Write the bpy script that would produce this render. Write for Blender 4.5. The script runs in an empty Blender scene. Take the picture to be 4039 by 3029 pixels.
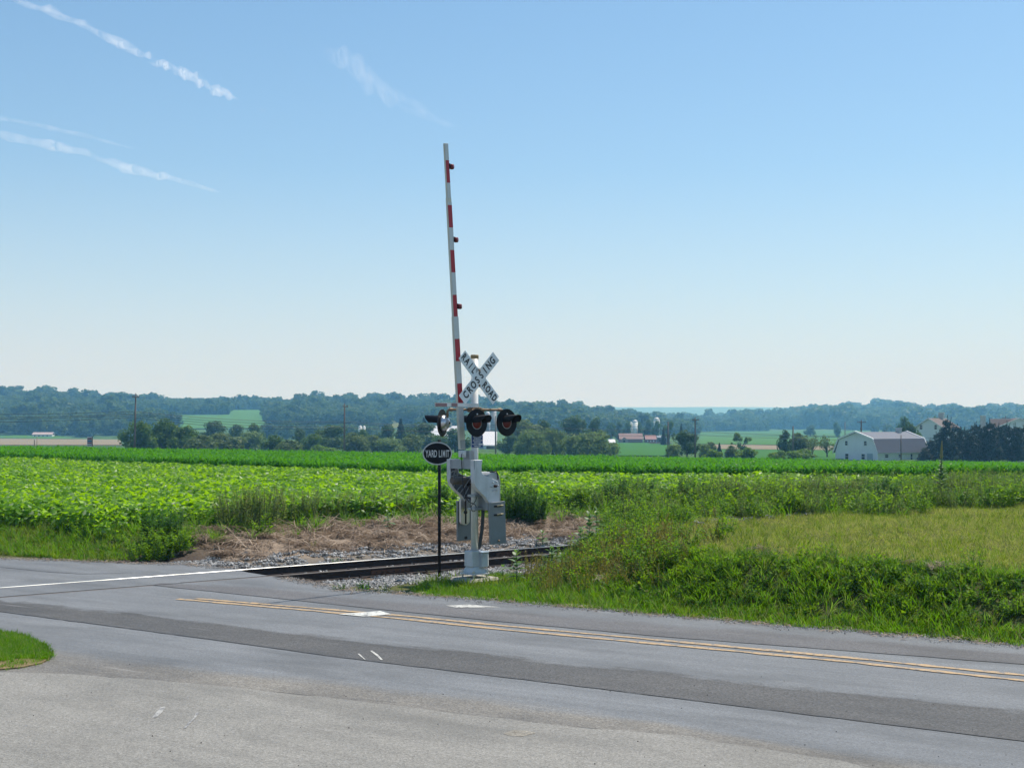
import bpy, bmesh, math, random
import numpy as np
from mathutils import Vector, Matrix

SC = bpy.context.scene
COL = SC.collection
R = math.radians

# ------------------------------------------------------------------ camera, sky, sun, exposure
EYE = 2.9                    # metres above the road at the crossing
FPX, CX, HY = 5000.0, 2019.5, 1690.0      # focal length, centre and horizon in photograph pixels (4039 wide)
cam = bpy.data.cameras.new('camera')
cam.sensor_width = 36.0
cam.lens = 36.0 * FPX / 4039.0
cam.shift_y = (HY - 1514.5) / 4039.0
cam.clip_start = 0.1
cam.clip_end = 40000
camo = bpy.data.objects.new('camera', cam)
COL.objects.link(camo)
camo.location = (0, 0, EYE)
camo.rotation_euler = (R(90), 0, 0)
SC.camera = camo

SUN_EL, SUN_AZ = 63.0, 44.0          # azimuth measured from +Y (view direction) towards +X
wd = bpy.data.worlds.new('World')
SC.world = wd
wd.use_nodes = True
wn = wd.node_tree.nodes
wl = wd.node_tree.links
bg = wn['Background']
sky = wn.new('ShaderNodeTexSky')
sky.sky_type = 'NISHITA'
sky.sun_disc = False
sky.sun_elevation = R(SUN_EL)
sky.sun_rotation = R(SUN_AZ)
sky.altitude = 100
sky.air_density = 1.0
sky.dust_density = 1.0
sky.ozone_density = 8.0
# summer haze whitening the sky towards the horizon, the same all round
wtc = wn.new('ShaderNodeTexCoord')
wsp = wn.new('ShaderNodeSeparateXYZ')
wl.new(wtc.outputs['Generated'], wsp.inputs[0])
wr = wn.new('ShaderNodeValToRGB')
wr.color_ramp.interpolation = 'B_SPLINE'
for i_, (p_, v_) in enumerate(((0.0, .85), (.035, .78), (.11, .40), (.2, .12), (.45, 0.0))):
    e_ = wr.color_ramp.elements[i_] if i_ < 2 else wr.color_ramp.elements.new(p_)
    e_.position = p_
    e_.color = (v_, v_, v_, 1)
wl.new(wsp.outputs['Z'], wr.inputs[0])
wtint = wn.new('ShaderNodeMix'); wtint.data_type = 'RGBA'; wtint.blend_type = 'MULTIPLY'
wtint.inputs[0].default_value = 1.0
wl.new(sky.outputs[0], wtint.inputs[6])
wtint.inputs[7].default_value = (.90, 1.05, .955, 1)
wmx = wn.new('ShaderNodeMix'); wmx.data_type = 'RGBA'
wl.new(wr.outputs[0], wmx.inputs[0])
wl.new(wtint.outputs[2], wmx.inputs[6])
wmx.inputs[7].default_value = (5.15, 5.12, 5.45, 1)
wl.new(wmx.outputs[2], bg.inputs[0])
bg.inputs[1].default_value = 0.126

sl = bpy.data.lights.new('sun', 'SUN')
sl.energy = 4.8
sl.angle = R(0.53)
sl.color = (1.0, 0.94, 0.84)
sun = bpy.data.objects.new('sun', sl)
COL.objects.link(sun)
sv = Vector((math.cos(R(SUN_EL)) * math.sin(R(SUN_AZ)), math.cos(R(SUN_EL)) * math.cos(R(SUN_AZ)), math.sin(R(SUN_EL))))
sun.rotation_euler = sv.to_track_quat('Z', 'Y').to_euler()
sun.location = (30, 30, 60)

SC.view_settings.view_transform = 'Standard'
SC.view_settings.look = 'None'
SC.view_settings.gamma = 1.0
SC.view_settings.exposure = 0.25
SC.view_settings.use_curve_mapping = False
cy = SC.cycles
cy.max_bounces = 7
cy.diffuse_bounces = 3
cy.glossy_bounces = 2
cy.transmission_bounces = 4
cy.volume_bounces = 2
cy.transparent_max_bounces = 12
cy.sample_clamp_indirect = 6.0
cy.use_denoising = True
cy.use_adaptive_sampling = True
cy.adaptive_threshold = 0.015
cy.caustics_reflective = False
cy.caustics_refractive = False

# ------------------------------------------------------------------ helpers
rng = np.random.default_rng(7)
random.seed(7)


def ss(a, b, x):
    t = np.clip((np.asarray(x, float) - a) / (b - a), 0, 1)
    return t * t * (3 - 2 * t)


def ufn(x):
    return (x - CX) / FPX


def G(x, y, z=0.0):
    """point of a horizontal plane at height z seen at photograph pixel x, y"""
    Y = (EYE - z) * FPX / (y - HY)
    return Vector((ufn(x) * Y, Y, z))


def at(x, y, Y):
    return Vector((ufn(x) * Y, Y, EYE + (HY - y) / FPX * Y))


def tag(o, label=None, cat=None, group=None, kind=None):
    if label: o['label'] = label
    if cat: o['category'] = cat
    if group: o['group'] = group
    if kind: o['kind'] = kind
    return o


def empty(name, loc=(0, 0, 0), rz=0.0):
    o = bpy.data.objects.new(name, None)
    COL.objects.link(o)
    o.location = loc
    o.rotation_euler = (0, 0, rz)
    o.empty_display_size = 0.2
    return o


def link(name, me, parent=None, loc=(0, 0, 0), rot=(0, 0, 0), scale=(1, 1, 1)):
    o = bpy.data.objects.new(name, me)
    COL.objects.link(o)
    o.location, o.rotation_euler, o.scale = loc, rot, scale
    if parent is not None: o.parent = parent
    return o


class MB:
    """collects simple solids, builds ONE mesh"""
    def __init__(self):
        self.v, self.f, self.m = [], [], []

    def add(self, vs, fs, mi=0):
        o = len(self.v)
        self.v += [tuple(p) for p in vs]
        self.f += [tuple(i + o for i in f) for f in fs]
        self.m += [mi] * len(fs)
        return self

    def box(self, c, s, rz=0.0, mi=0, taper=1.0, M=None):
        hx, hy, hz = s[0] / 2, s[1] / 2, s[2] / 2
        vs = []
        for sz, k in ((-1, 1.0), (1, taper)):
            for sx, sy in ((-1, -1), (1, -1), (1, 1), (-1, 1)):
                vs.append(Vector((sx * hx * k, sy * hy * k, sz * hz)))
        T = Matrix.Translation(c) @ (M if M is not None else Matrix.Rotation(rz, 4, 'Z'))
        vs = [T @ p for p in vs]
        return self.add(vs, [(3, 2, 1, 0), (4, 5, 6, 7), (0, 1, 5, 4), (1, 2, 6, 5), (2, 3, 7, 6), (3, 0, 4, 7)], mi)

    def tube(self, pts, r, n=8, mi=0, cap=True):
        pts = [Vector(p) for p in pts]
        rs = r if isinstance(r, (list, tuple)) else [r] * len(pts)
        rings = []
        up = None
        for i, p in enumerate(pts):
            d = (pts[min(i + 1, len(pts) - 1)] - pts[max(i - 1, 0)]).normalized()
            if up is None:
                up = Vector((0, 0, 1)) if abs(d.z) < .9 else Vector((1, 0, 0))
            a = d.cross(up).normalized()
            b = a.cross(d).normalized()
            up = b
            rings.append([p + (a * math.cos(2 * math.pi * k / n) + b * math.sin(2 * math.pi * k / n)) * rs[i] for k in range(n)])
        vs = [q for ring in rings for q in ring]
        fs = []
        for i in range(len(rings) - 1):
            for k in range(n):
                fs.append((i * n + k, i * n + (k + 1) % n, (i + 1) * n + (k + 1) % n, (i + 1) * n + k))
        if cap:
            fs.append(tuple(reversed(range(n))))
            fs.append(tuple((len(rings) - 1) * n + k for k in range(n)))
        return self.add(vs, fs, mi)

    def lathe(self, prof, axis_pt, ax, n=20, mi=0, close=True):
        """prof: list of (radius, distance along ax)"""
        ax = Vector(ax).normalized()
        t = Vector((0, 0, 1)) if abs(ax.z) < .9 else Vector((1, 0, 0))
        a = ax.cross(t).normalized()
        b = ax.cross(a).normalized()
        c = Vector(axis_pt)
        vs, fs = [], []
        for r, h in prof:
            for k in range(n):
                an = 2 * math.pi * k / n
                vs.append(c + ax * h + (a * math.cos(an) + b * math.sin(an)) * r)
        for i in range(len(prof) - 1):
            for k in range(n):
                fs.append((i * n + k, i * n + (k + 1) % n, (i + 1) * n + (k + 1) % n, (i + 1) * n + k))
        if close:
            fs.append(tuple(reversed(range(n))))
            fs.append(tuple((len(prof) - 1) * n + k for k in range(n)))
        return self.add(vs, fs, mi)

    def prism(self, poly, d, mi=0):
        """poly: closed list of 3D points (planar); d: extrusion vector"""
        n = len(poly)
        d = Vector(d)
        vs = [Vector(p) for p in poly] + [Vector(p) + d for p in poly]
        fs = [tuple(range(n)), tuple(reversed(range(n, 2 * n)))]
        for i in range(n):
            j = (i + 1) % n
            fs.append((j, i, i + n, j + n))
        return self.add(vs, fs, mi)

    def mesh(self, name, mats, smooth=False, recalc=True):
        me = bpy.data.meshes.new(name)
        me.from_pydata(self.v, [], self.f)
        mats = mats if isinstance(mats, (list, tuple)) else [mats]
        for m in mats: me.materials.append(m)
        if len(mats) > 1: me.polygons.foreach_set('material_index', self.m)
        if recalc:
            bm = bmesh.new(); bm.from_mesh(me)
            bmesh.ops.recalc_face_normals(bm, faces=bm.faces)
            bm.to_mesh(me); bm.free()
        if smooth:
            me.polygons.foreach_set('use_smooth', [True] * len(me.polygons))
        me.update()
        return me

    def build(self, name, mats, parent=None, smooth=False, bevel=0.0, **k):
        me = self.mesh(name, mats, smooth)
        if bevel:
            bm = bmesh.new(); bm.from_mesh(me)
            bmesh.ops.bevel(bm, geom=[e for e in bm.edges if len(e.link_faces) == 2 and e.calc_face_angle(0) > .6],
                            offset=bevel, segments=2, affect='EDGES', profile=.5)
            bm.to_mesh(me); bm.free()
        return link(name, me, parent, **k)


# ------------------------------------------------------------------ materials
def mat(name, col, rough=.7, metal=0.0, spec=.5):
    m = bpy.data.materials.new(name)
    m.use_nodes = True
    b = m.node_tree.nodes['Principled BSDF']
    b.inputs['Base Color'].default_value = (*col, 1)
    b.inputs['Roughness'].default_value = rough
    b.inputs['Metallic'].default_value = metal
    b.inputs['Specular IOR Level'].default_value = spec
    return m


class NT:
    """small node-tree helper"""
    def __init__(self, m):
        self.t = m.node_tree
        self.n = self.t.nodes
        self.l = self.t.links
        self.b = self.n.get('Principled BSDF')

    def new(self, t, **k):
        o = self.n.new(t)
        for a, v in k.items(): setattr(o, a, v)
        return o

    def val(self, sock, v):
        if hasattr(v, 'is_output'): self.l.new(v, sock)
        else: sock.default_value = v

    def obj(self):
        return self.new('ShaderNodeTexCoord').outputs['Object']

    def pos(self):
        return self.new('ShaderNodeNewGeometry').outputs['Position']

    def mapping(self, v, scale=(1, 1, 1), rot=(0, 0, 0)):
        mp = self.new('ShaderNodeMapping')
        mp.inputs['Scale'].default_value = scale
        mp.inputs['Rotation'].default_value = rot
        self.l.new(v, mp.inputs['Vector'])
        return mp.outputs[0]

    def noise(self, v, scale, detail=4, rough=.6, out='Fac'):
        t = self.new('ShaderNodeTexNoise')
        t.inputs['Scale'].default_value = scale
        t.inputs['Detail'].default_value = detail
        t.inputs['Roughness'].default_value = rough
        self.l.new(v, t.inputs['Vector'])
        return t.outputs[out]

    def ramp(self, f, stops):
        r = self.new('ShaderNodeValToRGB')
        e = r.color_ramp.elements
        while len(e) < len(stops): e.new(.5)
        for i, (p, c) in enumerate(stops):
            e[i].position = p
            e[i].color = (*c, 1) if len(c) == 3 else c
        self.l.new(f, r.inputs[0])
        return r.outputs[0]

    def mix(self, f, a, b, blend='MIX'):
        x = self.new('ShaderNodeMix', data_type='RGBA', blend_type=blend)
        self.val(x.inputs[0], f)
        for s, v in ((x.inputs[6], a), (x.inputs[7], b)):
            if isinstance(v, (tuple, list)): s.default_value = (*v, 1) if len(v) == 3 else v
            else: self.l.new(v, s)
        return x.outputs[2]

    def math(self, op, a, b=0.0, clamp=False):
        x = self.new('ShaderNodeMath', operation=op, use_clamp=clamp)
        self.val(x.inputs[0], a)
        self.val(x.inputs[1], b)
        return x.outputs[0]

    def bump(self, h, strength=.3, dist=.01):
        b = self.new('ShaderNodeBump')
        b.inputs['Strength'].default_value = strength
        b.inputs['Distance'].default_value = dist
        self.l.new(h, b.inputs['Height'])
        self.l.new(b.outputs[0], self.b.inputs['Normal'])

    def color(self, c):
        self.l.new(c, self.b.inputs['Base Color'])


def worn(name, col, rough=.55, metal=0.0, var=.25, scale=6.0, dirt=(.12, .1, .08), dirt_amt=.35, bump=.15):
    """paint or metal with blotches, streaks of dirt and fine relief"""
    m = mat(name, col, rough, metal)
    t = NT(m)
    o = t.obj()
    n1 = t.noise(o, scale, 5, .65)
    n2 = t.noise(t.mapping(o, (scale * 3, scale * 3, scale * .4)), 1.0, 4, .7)
    dark = tuple(c * (1 - var) for c in col)
    lite = tuple(min(1, c * (1 + var * .6)) for c in col)
    c = t.mix(t.ramp(n1, [(.3, (0, 0, 0)), (.7, (1, 1, 1))]), dark, lite)
    dm = t.math('MULTIPLY', t.ramp(n2, [(.5, (0, 0, 0)), (.78, (1, 1, 1))]), dirt_amt)
    c = t.mix(dm, c, dirt)
    t.color(c)
    t.l.new(t.math('ADD', t.math('MULTIPLY', n1, .3), rough - .12), t.b.inputs['Roughness'])
    t.bump(t.noise(o, scale * 14, 3), bump, .004)
    return m


def foliage(name, ca, cb, trans=.4, tcol=None, spec=.35, rough=.5, under=None, dry=None, dry_sheen_amt=0.0, glint=0.0):
    """leaf: diffuse + light passing through the blade, hue varying from leaf to leaf and plant to plant"""
    m = bpy.data.materials.new(name)
    m.use_nodes = True
    t = NT(m)
    oi = t.new('ShaderNodeObjectInfo').outputs['Random']
    ge = t.new('ShaderNodeNewGeometry')
    isl = ge.outputs['Random Per Island']
    f = t.math('ADD', t.math('MULTIPLY', oi, .45), t.math('MULTIPLY', isl, .55))
    c = t.mix(f, ca, cb)
    if dry is not None:
        k = t.math('GREATER_THAN', t.math('FRACT', t.math('MULTIPLY', isl, 7.31)), 1.0 - dry_sheen_amt)
        c = t.mix(k, c, dry)  # off-tone share: dry leaves, on beans painted-in sheen and undersides
    if under is not None:
        c = t.mix(t.math('MULTIPLY', ge.outputs['Backfacing'], .4), c, under)
    t.color(c)
    t.b.inputs['Roughness'].default_value = rough
    t.b.inputs['Specular IOR Level'].default_value = spec
    if glint:
        gk = t.math('GREATER_THAN', t.math('FRACT', t.math('MULTIPLY', isl, 13.7)), 1.0 - glint)
        t.l.new(t.math('ADD', t.math('MULTIPLY', gk, .45), spec), t.b.inputs['Specular IOR Level'])
    tr = t.new('ShaderNodeBsdfTranslucent')
    tc = t.mix(.6, c, tcol if tcol else tuple(min(1, x * 1.6) for x in cb), 'MIX')
    t.l.new(tc, tr.inputs[0])
    ms = t.new('ShaderNodeMixShader')
    ms.inputs[0].default_value = trans
    t.l.new(t.b.outputs[0], ms.inputs[1])
    t.l.new(tr.outputs[0], ms.inputs[2])
    t.l.new(ms.outputs[0], t.n['Material Output'].inputs['Surface'])
    return m

# ------------------------------------------------------------------ terrain
RD = (.524, .852)            # unit normal of the road, pointing away from the camera
TN = (-.616, .788)           # unit normal of the track
TD = (.788, .616)            # direction of the track
NEAR_RAIL, FAR_RAIL = 22.56, 23.995


def dro(X, Y): return RD[0] * X + RD[1] * Y
def dtr(X, Y): return TN[0] * X + TN[1] * Y
def strk(X, Y): return TD[0] * X + TD[1] * Y


def px(x): return [ufn(a) for a in x]


SKY_L = ([-600, 0, 200, 400, 700, 900, 1100, 1250, 1400, 1600, 1800, 1900, 2050, 2270, 2400, 2500, 2600, 2800, 3200],
         [1545, 1543, 1548, 1562, 1580, 1574, 1584, 1566, 1580, 1573, 1578, 1588, 1604, 1608, 1626, 1642, 1655, 1672, 1690])
SKY_R = ([2200, 2600, 2700, 2850, 3000, 3060, 3180, 3300, 3400, 3500, 3600, 3700, 3800, 3900, 4039, 4600],
         [1690, 1668, 1656, 1652, 1644, 1636, 1630, 1614, 1608, 1599, 1613, 1624, 1617, 1620, 1618, 1612])
SKY_F = ([-800, 50, 250, 480, 700, 1800, 2250, 2330, 2600, 2900, 3200, 3260, 3600, 4700],
         [1600, 1598, 1600, 1600, 1602, 1604, 1609, 1602, 1605, 1607, 1607, 1612, 1619, 1615])
TREE_L, TREE_R = 11.0, 13.0


def wob(X, Y, s, k=1.0):
    return (np.sin(X / s + 1.3 * np.sin(Y / (s * 1.7) + k)) * np.cos(Y / (s * 1.3) + .7 * np.sin(X / (s * 2.1) + 2 * k)))


def H(X, Y):
    X = np.asarray(X, float); Y = np.asarray(Y, float)
    d, dt = dro(X, Y), dtr(X, Y)
    u = np.clip(X / np.maximum(Y, 30.0), -.9, .9)
    z = -.06 + .015 * wob(X, Y, .8) * (d > 18.6)
    F = ss(25.2, 28.9, dt) * ss(19.0, 21.4, d)
    z = z + F * (.47 + .04 * wob(X, Y, 2.3))
    T = ss(20.6, 21.9, dt) * (1 - ss(25.0, 25.7, dt))
    z = z * (1 - T) + (-.205) * T
    B = .80 * ss(.5, 3.4, X) * ss(18.25, 20.15, d) * (1 - ss(20.4, 22.0, dt)) * (1 + .1 * wob(X, Y, 1.1))
    z = z + B
    g = np.interp(u, [-.404, 0, .26, .404], [.2, -.5, -.95, -1.15])
    z = z + g * np.clip((Y - 52) / 48, 0, 1)
    w = ss(102, 165, Y)
    val = -3.4 + .35 * wob(X, Y, 90.)
    z = z * (1 - w) + val * w
    for (xs, ys), y0, y1, th, keep in ((SKY_L, 780, 1500, TREE_L, .35), (SKY_R, 1300, 2500, TREE_R, .3), (SKY_F, 4000, 5600, 0, .2)):
        cr = EYE + (HY - np.interp(u, px(xs), ys)) / FPX * y1 - th
        t = np.clip((Y - y0) / (y1 - y0), 0, 1)
        S = t ** 1.15 * (3 - t) / 2
        S = S * (1 - (1 - keep) * ss(y1 * 1.02, y1 * 1.5, Y))
        hz = np.maximum(cr + 3.4, 0) * S
        if th == 0:
            hz = hz + S * 3 * wob(X, Y, 200., 2.)
        z = np.maximum(z, -3.4 + hz) if th == 0 else np.where(hz > .01, np.maximum(z, val + hz), z)
    return z


def Hs(x, y): return float(H(np.array([x]), np.array([y]))[0])


def hit(x, y, y0=110.0, y1=7000.0):
    """where the line of sight through a photograph pixel meets the terrain"""
    Y = np.geomspace(y0, y1, 1500)
    zr = EYE + (HY - y) / FPX * Y
    zt = H(ufn(x) * Y, Y)
    k = np.nonzero(zt >= zr)[0]
    i = k[0] if len(k) else len(Y) - 1
    return Vector((ufn(x) * Y[i], Y[i], zt[i]))


def axis(a, b, step, lo, hi, g):
    v = list(np.arange(a, b + 1e-6, step))
    s = step
    while v[-1] < hi: s *= g; v.append(v[-1] + s)
    s = step
    while v[0] > lo: s *= g; v.insert(0, v[0] - s)
    return np.array(v)


xs = axis(-16, 16, .25, -6300, 6300, 1.07)
ys = axis(15, 44, .25, -400, 7300, 1.055)
XX, YY = np.meshgrid(xs, ys)
ZZ = H(XX, YY)
nx, ny = len(xs), len(ys)
ii = np.arange(nx * ny).reshape(ny, nx)
me = bpy.data.meshes.new('ground')
vv = np.stack([XX, YY, ZZ], -1).reshape(-1, 3)
ff = np.stack([ii[:-1, :-1], ii[:-1, 1:], ii[1:, 1:], ii[1:, :-1]], -1).reshape(-1, 4)
me.from_pydata(vv.tolist(), [], ff.tolist())
me.polygons.foreach_set('use_smooth', [True] * len(me.polygons))
# soil kinds, as attributes of the ground itself
fx, fy = vv[:, 0], vv[:, 1]
D_, T_, S_ = dro(fx, fy), dtr(fx, fy), strk(fx, fy)
cinder = ss(20.2, 21.2, T_) * (1 - ss(25.3, 26.6, T_)) * (fy < 70)
straw = ss(25.2, 26.0, T_) * (1 - ss(28.2, 29.4, T_)) * ss(10.6, 12.5, S_) * (1 - ss(22.5, 24.5, S_))
coal = ss(24.8, 25.6, T_) * (1 - ss(27.4, 28.6, T_)) * ss(9.0, 10.0, S_) * (1 - ss(11.6, 13.2, S_))
for nm, a in (('cinder', cinder), ('straw', straw), ('coal', coal)):
    at_ = me.attributes.new(nm, 'FLOAT', 'POINT')
    at_.data.foreach_set('value', a.astype(np.float32))
gm = mat('soil', (.1, .08, .05), .95, spec=.1)
t = NT(gm)
p = t.pos()
c = t.mix(t.noise(p, .9, 6), (.05, .075, .018), (.12, .11, .045))
fark = t.new('ShaderNodeSeparateXYZ'); t.l.new(p, fark.inputs[0])
farm = t.ramp(t.math('MULTIPLY', fark.outputs['Y'], 1 / 300.), [(.35, (0, 0, 0)), (.5, (1, 1, 1))])
farc = t.mix(t.ramp(t.noise(p, .012, 4), [(.4, (0, 0, 0)), (.6, (1, 1, 1))]), (.045, .095, .024), (.075, .14, .035))
c = t.mix(farm, c, farc)
def attr(nm):
    a = t.new('ShaderNodeAttribute'); a.attribute_name = nm
    return a.outputs['Fac']
c = t.mix(attr('cinder'), c, t.mix(t.noise(p, 30, 4), (.055, .048, .042), (.24, .22, .2)))
c = t.mix(attr('straw'), c, t.mix(t.noise(p, 14, 5), (.13, .10, .075), (.40, .31, .235)))
c = t.mix(attr('coal'), c, t.mix(t.noise(p, 9, 5), (.025, .02, .018), (.11, .085, .07)))
t.color(c)
t.bump(t.noise(p, 18, 5), .8, .04)
me.materials.append(gm)
ground = link('ground', me)
tag(ground, kind='structure')

# ------------------------------------------------------------------ road, pavement, markings
def asphalt_nodes(t, lo, hi, streak, speck):
    """colour, roughness driver and relief of worn asphalt, in ground coordinates"""
    p = t.pos()
    al = t.mapping(p, (1, 1, 1), (0, 0, math.atan2(RD[0], RD[1])))      # x runs along the road
    big = t.noise(al, .55, 5, .6)
    st = t.noise(t.mapping(al, (.12, 2.6, 1)), 1.0, 5, .65)
    f = t.math('ADD', t.math('MULTIPLY', big, 1 - streak), t.math('MULTIPLY', st, streak))
    c = t.mix(t.ramp(f, [(.36, (0, 0, 0)), (.64, (1, 1, 1))]), lo, hi)
    agg = t.new('ShaderNodeTexVoronoi', feature='F1')
    agg.inputs['Scale'].default_value = 55
    t.l.new(p, agg.inputs['Vector'])
    bw = t.new('ShaderNodeRGBToBW'); t.l.new(agg.outputs['Color'], bw.inputs[0])
    c = t.mix(speck, c, t.mix(.55, c, bw.outputs[0], 'SOFT_LIGHT'))
    # old oil and tyre stains, large and vague
    sn = t.noise(t.mapping(al, (.35, 1.1, 1)), 1.0, 6, .62)
    c = t.mix(t.math('MULTIPLY', t.ramp(sn, [(.48, (0, 0, 0)), (.68, (1, 1, 1))]), .55), c, tuple(x * .6 for x in lo))
    fine = t.noise(p, 120, 2, .7)
    c = t.mix(.5, c, t.ramp(fine, [(.3, (.25, .25, .25)), (.72, (.8, .8, .8))]), 'OVERLAY')
    # scuffs and lighter scratches
    sc = t.noise(t.mapping(al, (.7, 14, 1)), 1.0, 3, .5)
    c = t.mix(t.math('MULTIPLY', t.ramp(sc, [(.66, (0, 0, 0)), (.74, (1, 1, 1))]), .22), c, (.42, .41, .4))
    # small dark pits
    pit = t.new('ShaderNodeTexVoronoi', feature='F1')
    pit.inputs['Scale'].default_value = 2.6
    t.l.new(t.mapping(p, (1, 1, 0)), pit.inputs['Vector'])
    c = t.mix(t.ramp(pit.outputs['Distance'], [(.02, (.6, .6, .6)), (.035, (0, 0, 0))]), c, (.03, .028, .026))
    return c, big, t.math('ADD', agg.outputs['Distance'], t.math('MULTIPLY', fine, .6)), al


def asphalt(name, lo, hi, streak=.35, speck=.5, blend=None, edge=(.25, .6)):
    """blend: (lo, hi, streak, speck) of the surface it wears into at one side (attribute across = 0)"""
    m = mat(name, hi, .78, spec=.35)
    t = NT(m)
    c, big, rel, al = asphalt_nodes(t, lo, hi, streak, speck)
    if blend:
        c2, _, _, _ = asphalt_nodes(t, *blend)
        a_ = t.new('ShaderNodeAttribute'); a_.attribute_name = 'across'
        nz = t.noise(t.mapping(al, (.5, 1.6, 1)), 1.0, 6, .65)
        f = t.math('ADD', a_.outputs['Fac'], t.math('MULTIPLY', t.math('SUBTRACT', nz, .5), .9))
        c = t.mix(t.ramp(f, [(edge[0], (0, 0, 0)), (edge[1], (1, 1, 1))]), c2, c)
    t.color(c)
    t.l.new(t.ramp(big, [(.3, (.7, .7, .7)), (.7, (.86, .86, .86))]), t.b.inputs['Roughness'])
    t.bump(rel, .55, .006)
    return m


def strip_sheet(name, A, B, z, m, n=90, rows=8, amp=(0, 0), seed=1):
    """sheet between two ground polylines with an attribute running across it"""
    rr = random.Random(seed)

    def along(P, f):
        L = [0.0]
        for a, b in zip(P[:-1], P[1:]): L.append(L[-1] + (b - a).length)
        d = f * L[-1]
        for k in range(len(P) - 1):
            if d <= L[k + 1] or k == len(P) - 2:
                return P[k].lerp(P[k + 1], (d - L[k]) / max(1e-6, L[k + 1] - L[k]))
    vs, ac, fs = [], [], []
    for i in range(n + 1):
        a, b = along(A, i / n), along(B, i / n)
        a = a + Vector((0, rr.uniform(-1, 1) * amp[0], 0)); b = b + Vector((0, rr.uniform(-1, 1) * amp[1], 0))
        for j in range(rows + 1):
            q = a.lerp(b, j / rows)
            vs.append((q.x, q.y, z)); ac.append(j / rows)
    w = rows + 1
    for i in range(n):
        for j in range(rows): fs.append((i * w + j, (i + 1) * w + j, (i + 1) * w + j + 1, i * w + j + 1))
    me = bpy.data.meshes.new(name)
    me.from_pydata(vs, [], fs)
    bm = bmesh.new(); bm.from_mesh(me); bmesh.ops.recalc_face_normals(bm, faces=bm.faces)
    if bm.faces[:][0].normal.z < 0: bmesh.ops.reverse_faces(bm, faces=bm.faces)
    bm.to_mesh(me); bm.free()
    at_ = me.attributes.new('across', 'FLOAT', 'POINT'); at_.data.foreach_set('value', ac)
    me.materials.append(m)
    o = link(name, me); o['kind'] = 'structure'
    return o


ROADC = ((.114, .120, .129), (.168, .176, .187), .5, .5)
M_ROAD = asphalt('asphalt_worn', *ROADC)
M_DARK = asphalt('asphalt_coarse', (.058, .057, .058), (.092, .090, .090), .3, .95, ROADC, (.02, .14))
M_LOT = asphalt('asphalt_lot', (.172, .165, .151), (.235, .225, .206), .3, .7)
M_MID = asphalt('asphalt_dusty', (.105, .099, .093), (.2, .186, .165), .25, .9, ROADC, (.2, .62))


def rough_line(pts, amp, step=.35, seed=1):
    """densify a ground polyline and roughen it"""
    rr = random.Random(seed)
    out = []
    for a, b in zip(pts[:-1], pts[1:]):
        n = max(1, int((b - a).length / step))
        for k in range(n):
            q = a.lerp(b, k / n)
            if k or out:
                q = q + Vector((rr.uniform(-amp, amp), rr.uniform(-amp, amp), 0))
            out.append(q)
    out.append(pts[-1])
    return out


def sheet(name, poly, z, m, kind='structure', skirt=0.0, label=None):
    bm = bmesh.new()
    vs = [bm.verts.new((q.x, q.y, z)) for q in poly]
    f = bm.faces.new(vs)
    bmesh.ops.triangulate(bm, faces=[f])
    if skirt:
        lo = [bm.verts.new((q.x, q.y, z - skirt)) for q in poly]
        for i in range(len(vs)):
            j = (i + 1) % len(vs)
            bm.faces.new((vs[i], lo[i], lo[j], vs[j]))
    bmesh.ops.recalc_face_normals(bm, faces=bm.faces)
    me = bpy.data.meshes.new(name)
    bm.to_mesh(me); bm.free()
    me.materials.append(m)
    o = link(name, me)
    o['kind'] = kind
    if label: o['label'] = label
    return o


def GP(l): return [G(x, y) for x, y in l]


def cut_track(o):
    """leave the flangeways: remove the strips where the rails lie"""
    bm = bmesh.new(); bm.from_mesh(o.data)
    n = Vector((*TN, 0))
    gaps = [(NEAR_RAIL - .042, NEAR_RAIL + .105), (FAR_RAIL - .105, FAR_RAIL + .042)]
    for g in gaps:
        for q in g:
            bmesh.ops.bisect_plane(bm, geom=bm.verts[:] + bm.edges[:] + bm.faces[:], plane_co=n * q, plane_no=n)
    kill = [f for f in bm.faces if any(a < f.calc_center_median().dot(n) < b for a, b in gaps)]
    bmesh.ops.delete(bm, geom=kill, context='FACES')
    bm.to_mesh(o.data); bm.free()


far_edge = GP([(-700, 2182), (-300, 2195), (0, 2203), (300, 2212), (548, 2221), (760, 2226), (900, 2240), (1010, 2262), (1180, 2290), (1290, 2312), (1406, 2330), (1600, 2343), (1870, 2363),
               (2600, 2424), (3300, 2483), (4039, 2546), (4700, 2602), (6000, 2712)])
lot_edge = GP([(-700, 2560), (0, 2648), (250, 2656), (740, 2695), (1300, 2750), (2100, 2850), (2700, 2905), (3300, 3000), (3700, 3085), (4700, 3290), (6000, 3560)])
road = sheet('road', rough_line(far_edge, .05, .3, 3) + [Vector((30, -12, 0)), Vector((-26, -12, 0))], 0, M_ROAD, skirt=.05)
cut_track(road)
lot = sheet('pavement', rough_line(lot_edge, .03, .3, 5) + [Vector((30, -14, 0)), Vector((-26, -14, 0))], .005, M_LOT)
mid_up = GP([(-700, 2440), (0, 2512), (330, 2560), (640, 2590), (900, 2620), (1300, 2660), (1700, 2700), (2100, 2745), (2600, 2830), (3000, 2905), (3500, 2960), (4300, 3080), (6000, 3340)])
mid = strip_sheet('road_shoulder', mid_up, lot_edge, .0025, M_MID, 90, 10)

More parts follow.
